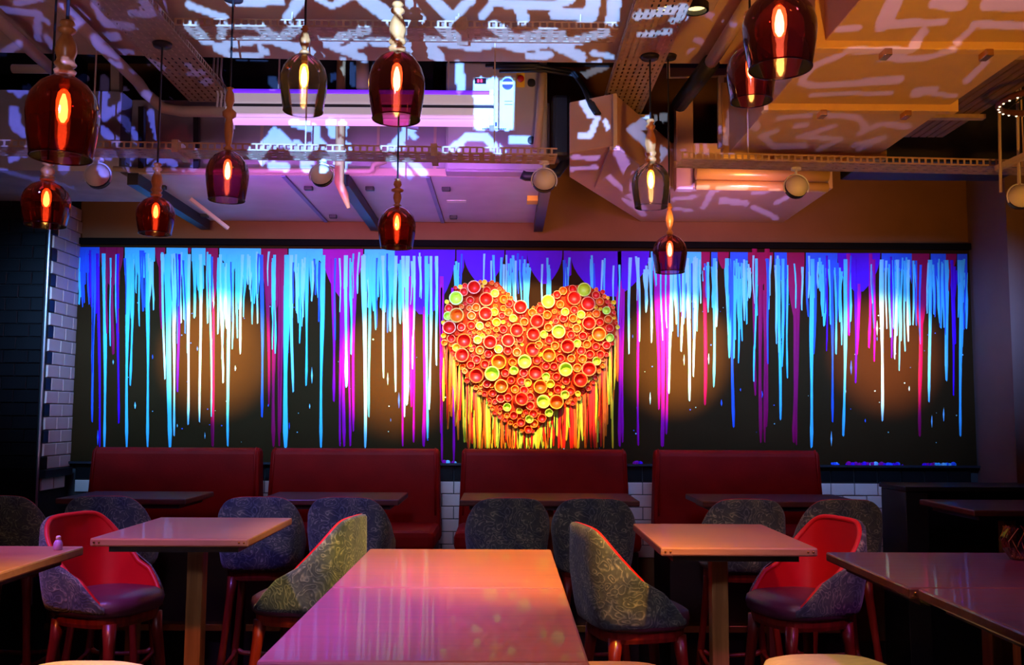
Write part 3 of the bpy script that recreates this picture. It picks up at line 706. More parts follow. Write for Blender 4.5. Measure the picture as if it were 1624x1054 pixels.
def projector(label, loc, key, power, col, cover):
    loc = Vector(loc)
    hits = []
    for pts, wpx in STROKES[key]:
        ph = random.uniform(0, 9)
        for (ax, ay), (bx, by) in zip(pts[:-1], pts[1:]):
            n = max(2, int(math.hypot(bx - ax, by - ay) / 2.0))
            for i in range(n + 1):
                px, py = ax + (bx - ax) * i / n, ay + (by - ay) * i / n
                ok, hp, nn, ii, oo, mm = SC.ray_cast(dg, CAM, ray(px, py).normalized())
                if ok: hits.append((hp.copy(), wpx * (hp - CAM).length / FPX))
    mean = sum((h[0] for h in hits), Vector()) / len(hits)
    q = (mean - loc).to_track_quat('-Z', 'Y')
    t = thing('slide_projector', label, 'projector', loc); t.rotation_mode = 'QUATERNION'; t.rotation_quaternion = q
    qi = q.inverted(); D = 0.10
    uv_ = []
    for hp, wm in hits:
        l = qi @ (hp - loc); s = D / -l.z
        uv_.append((l.x * s, l.y * s, wm * s / 2))
    cell = 0.00020; e = cover
    N = int(2 * e / cell); mask = np.zeros((N, N), bool)
    for u, v, r in uv_:
        i0, i1 = int((u - r + e) / cell), int((u + r + e) / cell) + 1
        j0, j1 = int((v - r + e) / cell), int((v + r + e) / cell) + 1
        i0, j0 = max(i0, 0), max(j0, 0); i1, j1 = min(i1, N), min(j1, N)
        if i1 <= i0 or j1 <= j0: continue
        X = (np.arange(i0, i1) + .5) * cell - e - u; Y = (np.arange(j0, j1) + .5) * cell - e - v
        mask[j0:j1, i0:i1] |= (X[None, :] ** 2 + Y[:, None] ** 2) < r * r
    mb = MB()
    for j in range(N):
        row = mask[j]; ch = np.flatnonzero(np.diff(row.astype(np.int8))) + 1
        edges = [0, *ch.tolist(), N]
        for a_, b_ in zip(edges[:-1], edges[1:]):
            if not row[a_]:
                x0, x1, y0, y1 = a_ * cell - e, b_ * cell - e, j * cell - e, (j + 1) * cell - e
                mb.v += [(x0, y0, -D), (x1, y0, -D), (x1, y1, -D), (x0, y1, -D)]
                k = len(mb.v) - 4; mb.f.append((k, k + 1, k + 2, k + 3))
    me = bpy.data.meshes.new('slide'); me.from_pydata(mb.v, [], mb.f); me.materials.append(M_BLACK)
    so = bpy.data.objects.new('slide', me); COL.objects.link(so); so.parent = t
    hb = MB(); g = e + .004
    for x0, x1, y0, y1 in ((-g - .01, -g, -g - .01, g + .01), (g, g + .01, -g - .01, g + .01), (-g, g, -g - .01, -g), (-g, g, g, g + .01)):
        hb.box(x0, x1, y0, y1, -D - .01, .05)
    hb.box(-g - .01, g + .01, -g - .01, g + .01, .05, .06)
    fr = e - .0005
    for x0, x1, y0, y1 in ((-g, -fr, -g, g), (fr, g, -g, g), (-g, g, -g, -fr), (-g, g, fr, g)): hb.box(x0, x1, y0, y1, -D - .002, -D)
    hb.build('housing', M_DARKMETAL, t)
    l = bpy.data.lights.new('projector_lamp', 'SPOT'); l.energy = power; l.color = col; l.spot_size = R(150); l.spot_blend = 0.0; l.shadow_soft_size = .00012
    lo = bpy.data.objects.new('projector_lamp', l); COL.objects.link(lo); lo.parent = t
    return t


projector('black slide projector casting blue strokes on the left of the ceiling', (-.55, -.25, 1.40), 'left', 1900, (.13, .18, 1.0), .062)
projector('black slide projector casting white blue strokes on the middle of the ceiling', (-.18, -.35, 1.42), 'mid', 8500, (.14, .36, 1.0), .075)
projector('black slide projector casting violet strokes under the duct hood', (.22, -.20, 1.22), 'hood', 7500, (.25, .24, 1.0), .045)
projector('black slide projector casting lilac strokes on the right of the ceiling', (.60, -.25, 1.40), 'right', 900, (.24, .24, 1.0), .075)
#@@PART2

# ------------------------------------------------------------------ painted wall
MY = WY - .03
m0, m1 = P(122, 735, MY), P(1538, 392, MY)
mural = thing('drip_painting', 'long black canvas with bright blue and magenta paint drips', 'painting', ((m0.x + m1.x) / 2, WY, ZL))
ml = mural.location
cx0, cx1, cz0, cz1 = LX + .02, RX - .012, ZL + .001, P(800, 392, MY).z
MB().box(cx0 - ml.x, cx1 - ml.x, -.028, -.001, cz0 - ml.z, cz1 - ml.z).build('canvas', M_CANVAS, mural)
tag(MB().box(LX + .005, RX - .005, WY - .05, WY - .0005, cz1 + .002, cz1 + .045).build('trim_6', mat('matt_black', lin(16, 12, 12), .9, spec=.05)), kind='structure')
PAINT = {
 'cyan': mat('cyan_paint', lin(84, 200, 250), .6, spec=.12, var=.06),
 'pale': mat('pale_blue_paint', lin(140, 214, 250), .6, spec=.12, var=.04),
 'blue': mat('blue_paint', lin(50, 92, 240), .6, spec=.12, var=.08),
 'violet': mat('violet_paint', lin(84, 0, 214), .6, spec=.12, var=.08),
 'magenta': mat('magenta_paint', lin(165, 0, 150), .6, spec=.12, var=.08),
 'crimson': mat('crimson_paint', lin(150, 0, 72), .6, spec=.12, var=.08),
}
PM = {k: MB() for k in PAINT}
def mp(px, py, lift=0.0):
    q = P(px, py, MY); return (q.x - ml.x, -.029 - lift, q.z - ml.z)
def drip(mb, x, y0, y1, w0, w1, drift=0.0, lift=.004, wob=1.0):
    n = max(4, int((y1 - y0) / 22)); vs = []; fs = []
    ph = random.uniform(0, 6)
    for i in range(n + 1):
        t = i / n; y = y0 + (y1 - y0) * t
        cx = x + drift * t + wob * .8 * math.sin(ph + t * 5)
        wv = (w0 + (w1 - w0) * min(1, t * 1.6)) * (1 + .12 * math.sin(ph * 3 + t * 11))
        if i == n: wv *= .7
        if i == n - 1: wv *= 1.12
        wv /= 2
        vs += [mp(cx - wv, y), mp(cx - wv * .45, y, lift), mp(cx + wv * .45, y, lift), mp(cx + wv, y)]
    for i in range(n):
        for k in range(3): fs.append((i * 4 + k, i * 4 + k + 1, i * 4 + k + 5, i * 4 + k + 4))
    vs.append(mp(x + drift, y1 + w1 * .6)); e = len(vs) - 1
    for k in range(3): fs.append((n * 4 + k, n * 4 + k + 1, e))
    mb.add(vs, fs)
def topy(x): return 391.5 + (x - 120) / 1415 * 11
# magenta and violet runs: (x0, x1, bottom of the wide part, tail bottom, colour)
MAG = [(158, 196, 452, 560, 'crimson'), (246, 262, 425, 520, 'crimson'), (298, 303, 402, 405, 'crimson'), (326, 346, 490, 706, 'crimson'), (414, 456, 488, 706, 'crimson'),
       (512, 576, 470, 706, 'magenta'), (626, 722, 498, 706, 'violet'), (735, 800, 452, 460, 'violet'), (836, 892, 450, 460, 'violet'), (905, 1030, 470, 480, 'violet'), (975, 990, 520, 706, 'magenta'),
       (1035, 1066, 512, 706, 'magenta'), (1111, 1126, 440, 640, 'crimson'), (1138, 1156, 426, 430, 'crimson'), (1186, 1226, 452, 700, 'crimson'), (1248, 1276, 506, 700, 'crimson'),
       (1328, 1396, 462, 560, 'violet'), (1446, 1474, 520, 690, 'crimson'), (1499, 1517, 430, 460, 'crimson')]
def inmag(x): return any(a - 1 < x < b + 1 for a, b, *_ in MAG)
for a, b, yb, tail, c in MAG:
    n = 8; vs = []; fs = []; cxm = (a + b) / 2
    for i in range(n + 1):
        t = i / n; y = topy(cxm) + (yb - topy(cxm)) * t; k = (1 - t ** 2.2 * .80)
        hw = (b - a) / 2 * k
        vs += [mp(cxm - hw, y, .0012), mp(cxm - hw * .4, y, .0026), mp(cxm + hw * .4, y, .0026), mp(cxm + hw, y, .0012)]
    for i in range(n):
        for k in range(3): fs.append((i * 4 + k, i * 4 + k + 1, i * 4 + k + 5, i * 4 + k + 4))
    PM[c].add(vs, fs)
    if tail > yb + 20:
        tc = 'crimson' if c == 'crimson' else 'magenta'
        drip(PM[tc], cxm, yb - 12, tail, 7, 5, random.uniform(-3, 3))
        if b - a > 30:
            drip(PM[tc], cxm - (b - a) * .25, yb - 60, yb + (tail - yb) * .7, 9, 4, 2)
            drip(PM[tc], cxm + (b - a) * .28, yb - 60, yb + (tail - yb) * .9, 9, 4, -2)
# blue band along the top edge
x = 124
while x < 1534:
    x1 = x
    while x1 < 1534 and not inmag(x1): x1 += 2
    if x1 > x + 2:
        nb = max(1, int((x1 - x) / 5)); vs = []; fs = []
        for i in range(nb + 1):
            xx = x + (x1 - x) * i / nb
            vs += [mp(xx, topy(xx), .0015), mp(xx, topy(xx) + random.uniform(18, 50), .003)]
        for i in range(nb): fs.append((i * 2, i * 2 + 1, i * 2 + 3, i * 2 + 2))
        PM['violet' if 720 < x < 1000 else ('blue' if x > 1120 or x < 150 else 'cyan')].add(vs, fs)
    x = x1
    while x < 1534 and inmag(x): x += 2
# fused curtains of drips: thin streaks side by side, deeper and shallower in turns
def wave(x): return .5 + .28 * math.sin(x * .071 + 1.3) + .22 * math.sin(x * .173 + .4) + .12 * math.sin(x * .41)
x = 126.0
while x < 1532:
    if inmag(x) and random.random() < .72: x += 4; continue
    edge = x < 230 or x > 1300
    c = random.choices(['cyan', 'pale', 'blue', 'violet'], [5, 2.6, 2.2, .3] if not edge else [4.4, .8, 3.2, .9])[0]
    depth = 55 + 95 * max(0, wave(x))
    base = topy(x) + random.uniform(10, 30)
    ln = depth * random.uniform(.55, 1.25)
    if random.random() < .35:
        drip(PM['cyan' if c == 'blue' else c], x, base, base + depth * .75, random.uniform(7, 11), random.uniform(3, 5), random.uniform(-2, 2), .003)
    drip(PM[c], x, base - 6, base + ln, random.uniform(3.4, 5.4), random.uniform(2.2, 3.2), random.uniform(-2.5, 2.5), .0045)
    x += random.uniform(2.7, 4.9)
# the long single runs
LONG = [(147, 668, 4, 'blue'), (155, 708, 4, 'violet'), (166, 708, 5, 'cyan'), (150, 590, 5, 'blue'), (187, 670, 4, 'violet'), (203, 708, 5, 'cyan'), (211, 610, 4, 'cyan'), (233, 708, 4.5, 'cyan'), (257, 600, 4, 'pale'),
        (267, 708, 8, 'cyan'), (274, 690, 4, 'pale'), (285, 620, 4, 'violet'), (300, 672, 4, 'pale'), (318, 668, 4, 'pale'), (333, 660, 4, 'cyan'), (362, 706, 5, 'cyan'), (350, 606, 3.5, 'pale'), (384, 560, 4, 'pale'),
        (415, 660, 4.5, 'blue'), (436, 560, 4, 'cyan'), (455, 708, 8, 'cyan'), (461, 620, 5, 'pale'), (488, 610, 4, 'cyan'), (512, 708, 5, 'cyan'), (549, 612, 6, 'pale'), (578, 708, 6, 'pale'), (586, 660, 4, 'cyan'), (607, 598, 4, 'pale'),
        (627, 620, 4, 'pale'), (640, 660, 4, 'pale'), (647, 640, 6, 'pale'), (676, 694, 4.5, 'cyan'), (684, 648, 4, 'pale'), (692, 578, 4, 'pale'), (657, 584, 4, 'pale'),
        (999, 560, 4, 'pale'), (1012, 540, 4, 'pale'), (1032, 542, 4, 'pale'), (1065, 622, 5, 'pale'), (1090, 634, 5, 'pale'), (1104, 596, 4, 'pale'), (1083, 556, 4, 'pale'), (1134, 612, 4.5, 'cyan'), (1153, 566, 5, 'cyan'), (1160, 676, 5, 'blue'),
        (1199, 604, 4, 'cyan'), (1216, 576, 4, 'blue'), (1234, 664, 5, 'cyan'), (1243, 580, 4, 'cyan'), (1289, 708, 5.5, 'cyan'), (1294, 560, 4, 'blue'), (1318, 668, 4, 'blue'), (1342, 690, 5, 'cyan'), (1357, 606, 4, 'violet'),
        (1399, 666, 5, 'pale'), (1386, 572, 4, 'magenta'), (1423, 568, 4, 'pale'), (1440, 540, 4, 'pale'), (1475, 636, 5, 'cyan'), (1500, 602, 6, 'cyan'), (1510, 626, 4, 'violet'), (1524, 690, 5, 'cyan')]
for x, yb, wd, c in LONG:
    drip(PM[c], x, topy(x) + 10, yb, wd * 1.7, wd * .82, random.uniform(-4, 4), .005)
for x, yb in [(442, 706), (540, 706), (552, 706), (640, 706), (655, 700), (335, 706), (988, 700), (1011, 705), (1052, 706), (1212, 700), (1266, 704), (718, 730), (700, 730)]:
    drip(PM['magenta' if 500 < x < 1100 else 'crimson'], x, topy(x) + 60, yb, 5, 3.5, random.uniform(-3, 3))
for k, mb in PM.items():
    mb.build({'cyan': 'cyan_drips', 'pale': 'pale_blue_drips', 'blue': 'blue_drips', 'violet': 'violet_drips', 'magenta': 'magenta_drips', 'crimson': 'crimson_drips'}[k], PAINT[k], mural, smooth=True)['kind'] = 'stuff'
# flecks of paint on the lower canvas
fk = {'pale': MB(), 'blue': MB()}
for i in range(170):
    x, y = random.uniform(140, 1530), random.uniform(480, 725)
    c = random.choice(['pale', 'blue']); r = random.uniform(.6, 1.5)
    hgt = random.choice([1, 1, 1, 4, 9])
    fk[c].add([mp(x - r, y), mp(x, y - r * hgt, .002), mp(x + r, y), mp(x, y + r * hgt, .002)], [(0, 1, 2, 3)])
for k, mb in fk.items(): mb.build('paint_flecks', PAINT[k], mural)['kind'] = 'stuff'
# dried splatter on the ledge
sp = {k: MB() for k in ('pale', 'blue', 'violet', 'magenta', 'cyan')}
def blob(c, px, rp):
    q = P(px, 735, WY - .035); r = rp * 1.35 * WY / FPX
    sp[c].sphere((q.x - ml.x, -.034 + random.uniform(-.006, .004), .0005 + random.uniform(0, .008)), r, 8, 4, (1, .5, .9), -.6, 1)
for x0, x1, n, cs in [(704, 722, 14, ['pale', 'magenta']), (1004, 1030, 6, ['violet', 'magenta']), (1314, 1332, 5, ['blue', 'pale']), (1340, 1376, 20, ['magenta', 'violet']), (1378, 1400, 12, ['magenta', 'pale']),
                      (1398, 1436, 12, ['blue', 'violet']), (1464, 1482, 12, ['magenta', 'violet']), (1482, 1516, 30, ['blue', 'pale', 'cyan'])]:
    for i in range(n): blob(random.choice(cs), random.uniform(x0, x1), random.uniform(1.2, 3.4))
for k, mb in sp.items(): mb.build('ledge_splatter', PAINT[k], mural, smooth=True)['kind'] = 'stuff'

# ------------------------------------------------------------------ heart of cups
HYW = WY - .03
hc = P(840, 690, HYW)
heart = thing('heart_relief', 'heart shaped relief of red, orange and lime open cups', 'wall art', (hc.x, HYW, hc.z))
LARGE = """315,130R 220,188L 372,190R 232,278O 368,272R 565,233R 710,203L 838,187R 918,215R 908,135L 182,345R 260,403R 397,420R 491,415R 538,354R 627,378R 660,308R 768,363L 615,455R 811,442R 712,485O 582,523L 258,490R 453,517O 411,587L 332,595R 641,580R 808,566L 931,565R 872,620R 463,655O 663,657O 555,733R 680,742L 760,738O 928,318R 981,375O"""
MED = """262,150R 295,193R 380,140R 423,157L 467,188O 507,213R 325,232O 299,277O 168,282L 345,332L 330,411L 426,257Y 434,312Y 530,295L 505,260O 475,352R 622,262O 663,246R 711,271O 772,218O 758,165R 793,142O 841,135R 962,170R 993,201O 1019,250L 966,265O 1035,298O 840,293O 886,272L 805,257L 1044,347R 1039,394L 1024,440R 965,440R 898,385R 862,425L 918,430O 685,378L 710,340O 748,438O 775,503R 835,507O 893,508O 970,520L 645,513R 545,475O 446,460L 347,462O 219,450Y 328,512R 373,535R 395,485R 533,570L 482,585R 513,523O 700,545R 742,548R 869,556O 751,603R 699,602L 723,642Y 605,633Y 564,633R 519,620R 528,672O 577,680R 616,710R 762,670R 801,700L 800,625R 835,680R 380,645R 455,725R 490,765L 495,715R 613,762R 713,793L 680,825R 642,855O 606,831L 567,848R 527,810R 600,885R 410,690R 290,330R 585,310O 850,245R 865,345O 990,310R 190,400R 243,340R 295,540R 560,400R 500,465R 985,485R 935,485R 887,465R 830,380R 795,295R 715,405R 660,435O 580,585R 180,235R 630,800R"""
def cupmat(nm, rim):
    return mat(nm, lin(*rim), .42, var=.10, scale=30)
CM = {'R': cupmat('cup_red', (226, 30, 12)), 'O': cupmat('cup_orange', (240, 104, 10)), 'L': cupmat('cup_lime', (206, 226, 60)), 'Y': cupmat('cup_yellow', (244, 196, 30))}
CRIM = {'R': cupmat('rim_orange', (248, 120, 20)), 'O': cupmat('rim_gold', (250, 170, 24)), 'L': cupmat('rim_lime', (226, 236, 90)), 'Y': cupmat('rim_yellow', (250, 214, 60))}
cups = {}
for k in CM:                                 # unit cup: radius 1, opening towards -Y
    mb = MB(); n = 18
    prof = [(.92, 0.0), (1.0, 1.3), (.86, 1.3), (.80, .25), (.0001, .2)]
    vs = []; fs = []
    for r, z in prof:
        for i in range(n):
            t = 2 * math.pi * i / n; vs.append((r * math.cos(t), -z, r * math.sin(t)))
    for a in range(len(prof) - 1):
        for i in range(n): fs.append((a * n + i, a * n + (i + 1) % n, (a + 1) * n + (i + 1) % n, (a + 1) * n + i))
    me = bpy.data.meshes.new('cup'); me.from_pydata(vs, [], fs); me.materials.append(CM[k]); me.materials.append(CRIM[k])
    for i, p in enumerate(me.polygons):
        p.use_smooth = (i // n) != 1
        if (i // n) == 1: p.material_index = 1
    cups[k] = me
def put_cup(px, py, rpx, k, depth=0.0):
    q = P(px, py, HYW); r = rpx * HYW / FPX
    o = bpy.data.objects.new('cup', cups[k]); COL.objects.link(o); o.parent = heart
    o.location = (q.x - hc.x, -.012 - depth, q.z - hc.z)
    o.scale = (r, r * random.uniform(.8, 1.25), r)
    o.rotation_euler = (random.uniform(-.22, .10), random.uniform(-3, 3), random.uniform(-.16, .16))
placed = []
def parse(sx, r):
    for tkn in sx.split():
        a, b = tkn[:-1].split(','); placed.append((660 + int(a) / 3.4, 420 + int(b) / 3.4, r * random.uniform(.95, 1.05), tkn[-1]))
parse(LARGE, 11.2)
nl = len(placed)
parse(MED, 6.6)
outl = [(790,447),(762,446),(722,458),(704,490),(702,540),(722,570),(742,606),(770,630),(785,658),(830,684),(850,684),(880,650),(912,640),(940,610),(955,580),(975,540),(980,510),(972,480),(952,462),(930,452),(900,452),(868,470),(842,492),(815,476)]
def inside(x, y):
    c = False; n = len(outl)
    for i in range(n):
        (x1, y1), (x2, y2) = outl[i], outl[(i + 1) % n]
        if (y1 > y) != (y2 > y) and x < (x2 - x1) * (y - y1) / (y2 - y1) + x1: c = not c
    return c
tries = 0; small = 0
while tries < 14000 and small < 200:
    tries += 1
    x, y = random.uniform(700, 985), random.uniform(442, 688); r = random.uniform(2.6, 5.0)
    if inside(x, y) and all(math.hypot(x - a, y - b) > (r + c) * .93 for a, b, c, _ in placed):
        placed.append((x, y, r, random.choice('RROOY'))); small += 1
for i, (x, y, r, k) in enumerate(placed): put_cup(x, y, r, k, .012 if i < nl else random.uniform(0, .02))
bk = MB(); op = [P(x, y, HYW) for x, y in outl]
n = len(op)
vs = [(q.x - hc.x, -.002, q.z - hc.z) for q in op] + [((q.x - hc.x) * .96, -.014, (q.z - hc.z) * .96 + .004) for q in op]
bk.add(vs, [tuple(range(n, 2 * n))] + [(i, (i + 1) % n, n + (i + 1) % n, n + i) for i in range(n)])
bk.build('backing', mat('backing_red', lin(214, 56, 10), .7, var=.3, scale=14, spec=.1), heart)
hd = {'R': MB(), 'O': MB(), 'L': MB(), 'Y': MB()}
def hp(px, py, lift=0.0):
    q = P(px, py, HYW); return (q.x - hc.x, -.0012 - lift, q.z - hc.z)
_mp = mp
mp = hp
def lowedge(x):
    ys_ = [y for y in range(470, 690, 3) if inside(x, y)]
    return max(ys_) if ys_ else None
x = 704
while x < 978:
    ye = lowedge(x)
    if ye:
        near = 1 - abs(x - 842) / 140
        k = random.choices('ROLY', [1.6, 3, 1.5 + 2 * near, 3])[0] if abs(x - 842) < 100 else random.choices('ROLY', [2, 4, 1.2, 2])[0]
        ln = random.uniform(60, 140); 
        yb = min(709, max(ye + 25, ye + ln)) if abs(x - 842) > 60 else min(709, ye + random.uniform(30, 80))
        drip(hd[k], x, ye - 10, yb, random.uniform(5, 9), random.uniform(3, 5), random.uniform(-3, 3), .005)
    x += random.uniform(1.6, 3.6)
for x, yb, k in [(972, 709, 'Y'), (965, 640, 'L'), (957, 709, 'O'), (948, 700, 'L'), (930, 705, 'R'), (726, 650, 'O'), (740, 700, 'O'), (765, 709, 'O'), (712, 640, 'O')]:
    drip(hd[k], x, 520 if x > 940 or x < 720 else 580, yb, 6, 3.6, 0, .005)
mp = _mp
for k, mb in hd.items(): mb.build({'R': 'red_drips', 'O': 'orange_drips', 'L': 'lime_drips', 'Y': 'yellow_drips'}[k], CM[k], heart, smooth=True)['kind'] = 'stuff'

# ------------------------------------------------------------------ ball spotlights on the trays
def ball_spot(px, py, Y, r, label, aim, power, col, ang, top, blend=1.0):
    c = P(px, py, Y)
    t = thing('ball_spotlight', label, 'spotlight', c, 0, 'ball spotlights on the trays')
    d = (Vector(aim) - c).normalized()
    q = d.to_track_quat('-Z', 'Y').to_matrix()
    def tr(mb): mb.v = [tuple(q @ Vector(v)) for v in mb.v]; return mb
    # the lamp opens towards the wall (-Z local): chrome shell, dark rim, white reflector
    tr(MB().sphere((0, 0, 0), r, 20, 12, (1, 1, 1), -.35, 1)).build('shell', mat('ball_white', lin(232, 218, 204), .3, .0, var=.03), t, smooth=True)
    tr(MB().lathe([(r * .94, -r * .36), (r * 1.0, -r * .45), (r * .9, -r * .62), (r * .78, -r * .60), (r * .80, -r * .36)], 20)).build('rim', M_BLACK, t, smooth=True)
    tr(MB().lathe([(r * .80, -r * .40), (r * .4, -r * .1), (.0001, -r * .05)], 20)).build('reflector', M_WHITE, t, smooth=True)
    tr(MB().lathe([(r * 1.0, -.02 * r), (r * 1.03, -r * .1), (r * .99, -r * .40), (r * .93, -r * .36)], 24)).build('band', M_BLACK, t, smooth=True)
    pts = []
    for i in range(17):
        a = -math.pi * .15 + math.pi * 1.3 * i / 16
        pts.append((r * 1.12 * math.cos(a), 0, r * 1.12 * math.sin(a)))
    MB().tube(pts, r * .07, 6).build('yoke', M_WHITE, t, smooth=True)
    MB().tube([(0, 0, r * 1.15), (0, 0, top - c.z - .012)], r * .12, 8).build('stem', M_WHITE, t)
    MB().lathe([(.0001, 0), (r * .45, 0), (r * .45, .012), (.0001, .012)], 16, (0, 0, top - c.z - .0125)).build('mount', M_WHITE, t)
    l = bpy.data.lights.new('spot_beam', 'SPOT'); l.energy = power; l.color = col; l.spot_size = R(ang); l.spot_blend = blend; l.shadow_soft_size = .02
    lo = bpy.data.objects.new('spot_beam', l); COL.objects.link(lo); lo.parent = t
    lo.location = d * r * .7; lo.rotation_euler = d.to_track_quat('-Z', 'Y').to_euler()
WARM = (1.0, .64, .10)
ball_spot(155, 279, 4.42, .058, 'ball spotlight hanging left of the hanging rod, leftmost on the trays', P(345, 560, WY), 1900, WARM, 25, Z2)
ball_spot(510, 278, 4.42, .052, 'ball spotlight hanging under the middle of the long tray', P(630, 585, WY), 1750, WARM, 25, Z2)
ball_spot(863, 286, 4.42, .055, 'ball spotlight at the end of the tray below the control cabinet', P(842, 578, WY), 420, (1.0, .70, .28), 33, Z2, .3)
ball_spot(1263, 296, 4.5, .055, 'ball spotlight hanging in front of the gold lit pipes', P(1072, 560, WY), 1900, WARM, 25, Z2)
ball_spot(1618, 312, 4.3, .055, 'ball spotlight at the right edge of the picture', P(1400, 560, WY), 1300, (1.0, .44, .07), 24, Z2)

# ------------------------------------------------------------------ pendants
GLASS_PROF = [(.10, 1.0), (.16, .985), (.36, .95), (.66, .865), (.88, .74), (.985, .60), (1.0, .50), (.965, .34), (.90, .16), (.84, .02), (.83, 0.0)]
STEMS = {
 'beads': [(.12, 0), (.30, .02), (.34, .07), (.22, .12), (.30, .16), (.34, .20), (.28, .24), (.26, .30), (.33, .42), (.30, .56), (.20, .68), (.14, .74), (.26, .79), (.28, .83), (.15, .88), (.24, .93), (.20, .98), (.05, 1)],
 'vase': [(.10, 0), (.26, .03), (.12, .08), (.16, .12), (.24, .30), (.22, .42), (.16, .50), (.34, .54), (.36, .60), (.18, .65), (.14, .68), (.24, .78), (.20, .90), (.10, .96), (.20, .98), (.05, 1)],
 'spindle': [(.14, 0), (.28, .04), (.22, .10), (.12, .16), (.26, .34), (.30, .48), (.20, .70), (.12, .80), (.24, .85), (.14, .90), (.18, .95), (.05, 1)],
}
def bulbprof(r, h): return [(r * .5, 0), (r * .8, h * .08), (r, h * .3), (r, h * .62), (r * .75, h * .88), (r * .3, h * .98), (.0001, h)]
def pendant(px, pyt, pyb, wpx, wr, stem_px, style, gm, label, ceil=None, group='blown glass pendants'):
    Y = wr * FPX / wpx
    top = P(px, pyt, Y); bot = P(px, pyb, Y)
    hgt = (top.z - bot.z) * 1.0; r = wr / 2
    t = thing('glass_pendant', label, 'pendant lamp', (top.x, top.y, bot.z), 0, group)
    prof = [(a * r, b * hgt) for a, b in GLASS_PROF]
    inner = [(max(.004, a - .003), b - (.003 if b > .01 else 0)) for a, b in prof[::-1]]
    MB().lathe(prof, 40).build('glass_shade', gm, t, smooth=True)
    rim = MB(); n = 40
    rim.tube([(.835 * r * math.cos(2 * math.pi * i / n), .835 * r * math.sin(2 * math.pi * i / n), .002) for i in range(n + 1)], .0022, 6, False)
    rim.build('glass_rim', gm, t, smooth=True)
    sl = stem_px * Y / FPX; sr = r * .92 if style != 'spindle' else r * .8
    MB().lathe([(a * sr, hgt * .985 + b * sl) for a, b in STEMS[style]], 20).build('turned_stem', M_TURNED, t, smooth=True)
    MB().lathe([(.0001, hgt * .98), (r * .13, hgt * .98), (r * .15, hgt * .86), (r * .11, hgt * .80), (.0001, hgt * .80)], 16).build('lamp_holder', M_BRASS, t, smooth=True)
    bh = hgt * .40
    bz = hgt * .80 - bh
    bl = MB().lathe([(a, hgt * .80 - b) for a, b in bulbprof(r * .20, bh)], 16).build('bulb', M_BULB, t, smooth=True)
    MB().tube([(0, 0, bz + bh * k) for k in (.06, .2, .45, .7, .9)], [r * .05, r * .12, r * .13, r * .10, r * .04], 10).build('filament', M_FIL, bl)
    cz = (ceil if ceil else SLAB) - bot.z
    MB().tube([(0, 0, hgt + sl * .97), (0, 0, cz - .004)], .0045, 6).build('cord', M_BLACK, t)
    MB().lathe([(.0001, cz - .02), (.04, cz - .016), (.045, cz - .0005), (.0001, cz - .0005)], 16).build('ceiling_rose', M_DARKMETAL, t, smooth=True)
    return t
pendant(103, 117, 251, 112, .18, 92, 'beads', G_RED, 'large amber red glass pendant nearest the left edge')
pendant(75, 286, 358, 74, .18, 34, 'beads', G_RED, 'small amber red glass pendant hanging lowest at far left')
pendant(248, 311, 371, 60, .17, 56, 'beads', G_RED, 'small red glass pendant hanging from the left wide tray', TZ)
pendant(362, 238, 318, 68, .18, 106, 'vase', G_PURPLE, 'plum glass pendant on a very long turned stem beside the strip light')
pendant(483, 84, 177, 76, .18, 48, 'spindle', G_CLEAR, 'clear smoke grey glass pendant in front of the strip light')
pendant(630, 80, 190, 92, .18, 84, 'beads', G_PURPLE, 'big plum red glass pendant in front of the strip light')
pendant(630, 326, 393, 61, .172, 45, 'vase', G_RED, 'small red glass pendant hanging straight below the big plum one')
pendant(1032, 256, 329, 62, .18, 72, 'beads', G_CLEAR, 'clear smoke grey glass pendant before the angular duct hood', TZ)
pendant(1062, 371, 432, 55, .169, 52, 'spindle', G_PURPLE, 'small dark plum glass pendant hanging over the painted wall')
pendant(1235, -14, 110, 120, .18, 60, 'beads', G_PURPLE, 'large plum glass pendant cut off by the top of the picture')
pendant(1190, 72, 161, 80, .18, 60, 'beads', G_PURPLE, 'rosy plum glass pendant behind the large one at top right')

# ring lamp at the right edge
q = P(1652, 160, 4.0)
ring = thing('ring_lamp', 'dark ring lamp with tiny bright bulbs at the right edge', 'ring lamp', q)
pts = [(.17 * math.cos(2 * math.pi * i / 40), .17 * math.sin(2 * math.pi * i / 40), 0) for i in range(41)]
MB().tube(pts, .014, 10, False).build('ring', mat('brown_metal', lin(110, 60, 40), .4, .3), ring, smooth=True)
for i in range(26):
    a = 2 * math.pi * i / 26
    MB().sphere((.17 * math.cos(a), .17 * math.sin(a), -.013), .005, 8, 5).build('bulb', mat('ring_bulb', (1, .8, .5), emit=(1, .8, .5), estr=3), ring)
for i in range(3):
    a = 2 * math.pi * i / 3
    MB().tube([(.17 * math.cos(a), .17 * math.sin(a), 0), (0, 0, 2.975 - q.z)], .003, 6).build('suspension_wire', M_BLACK, ring)

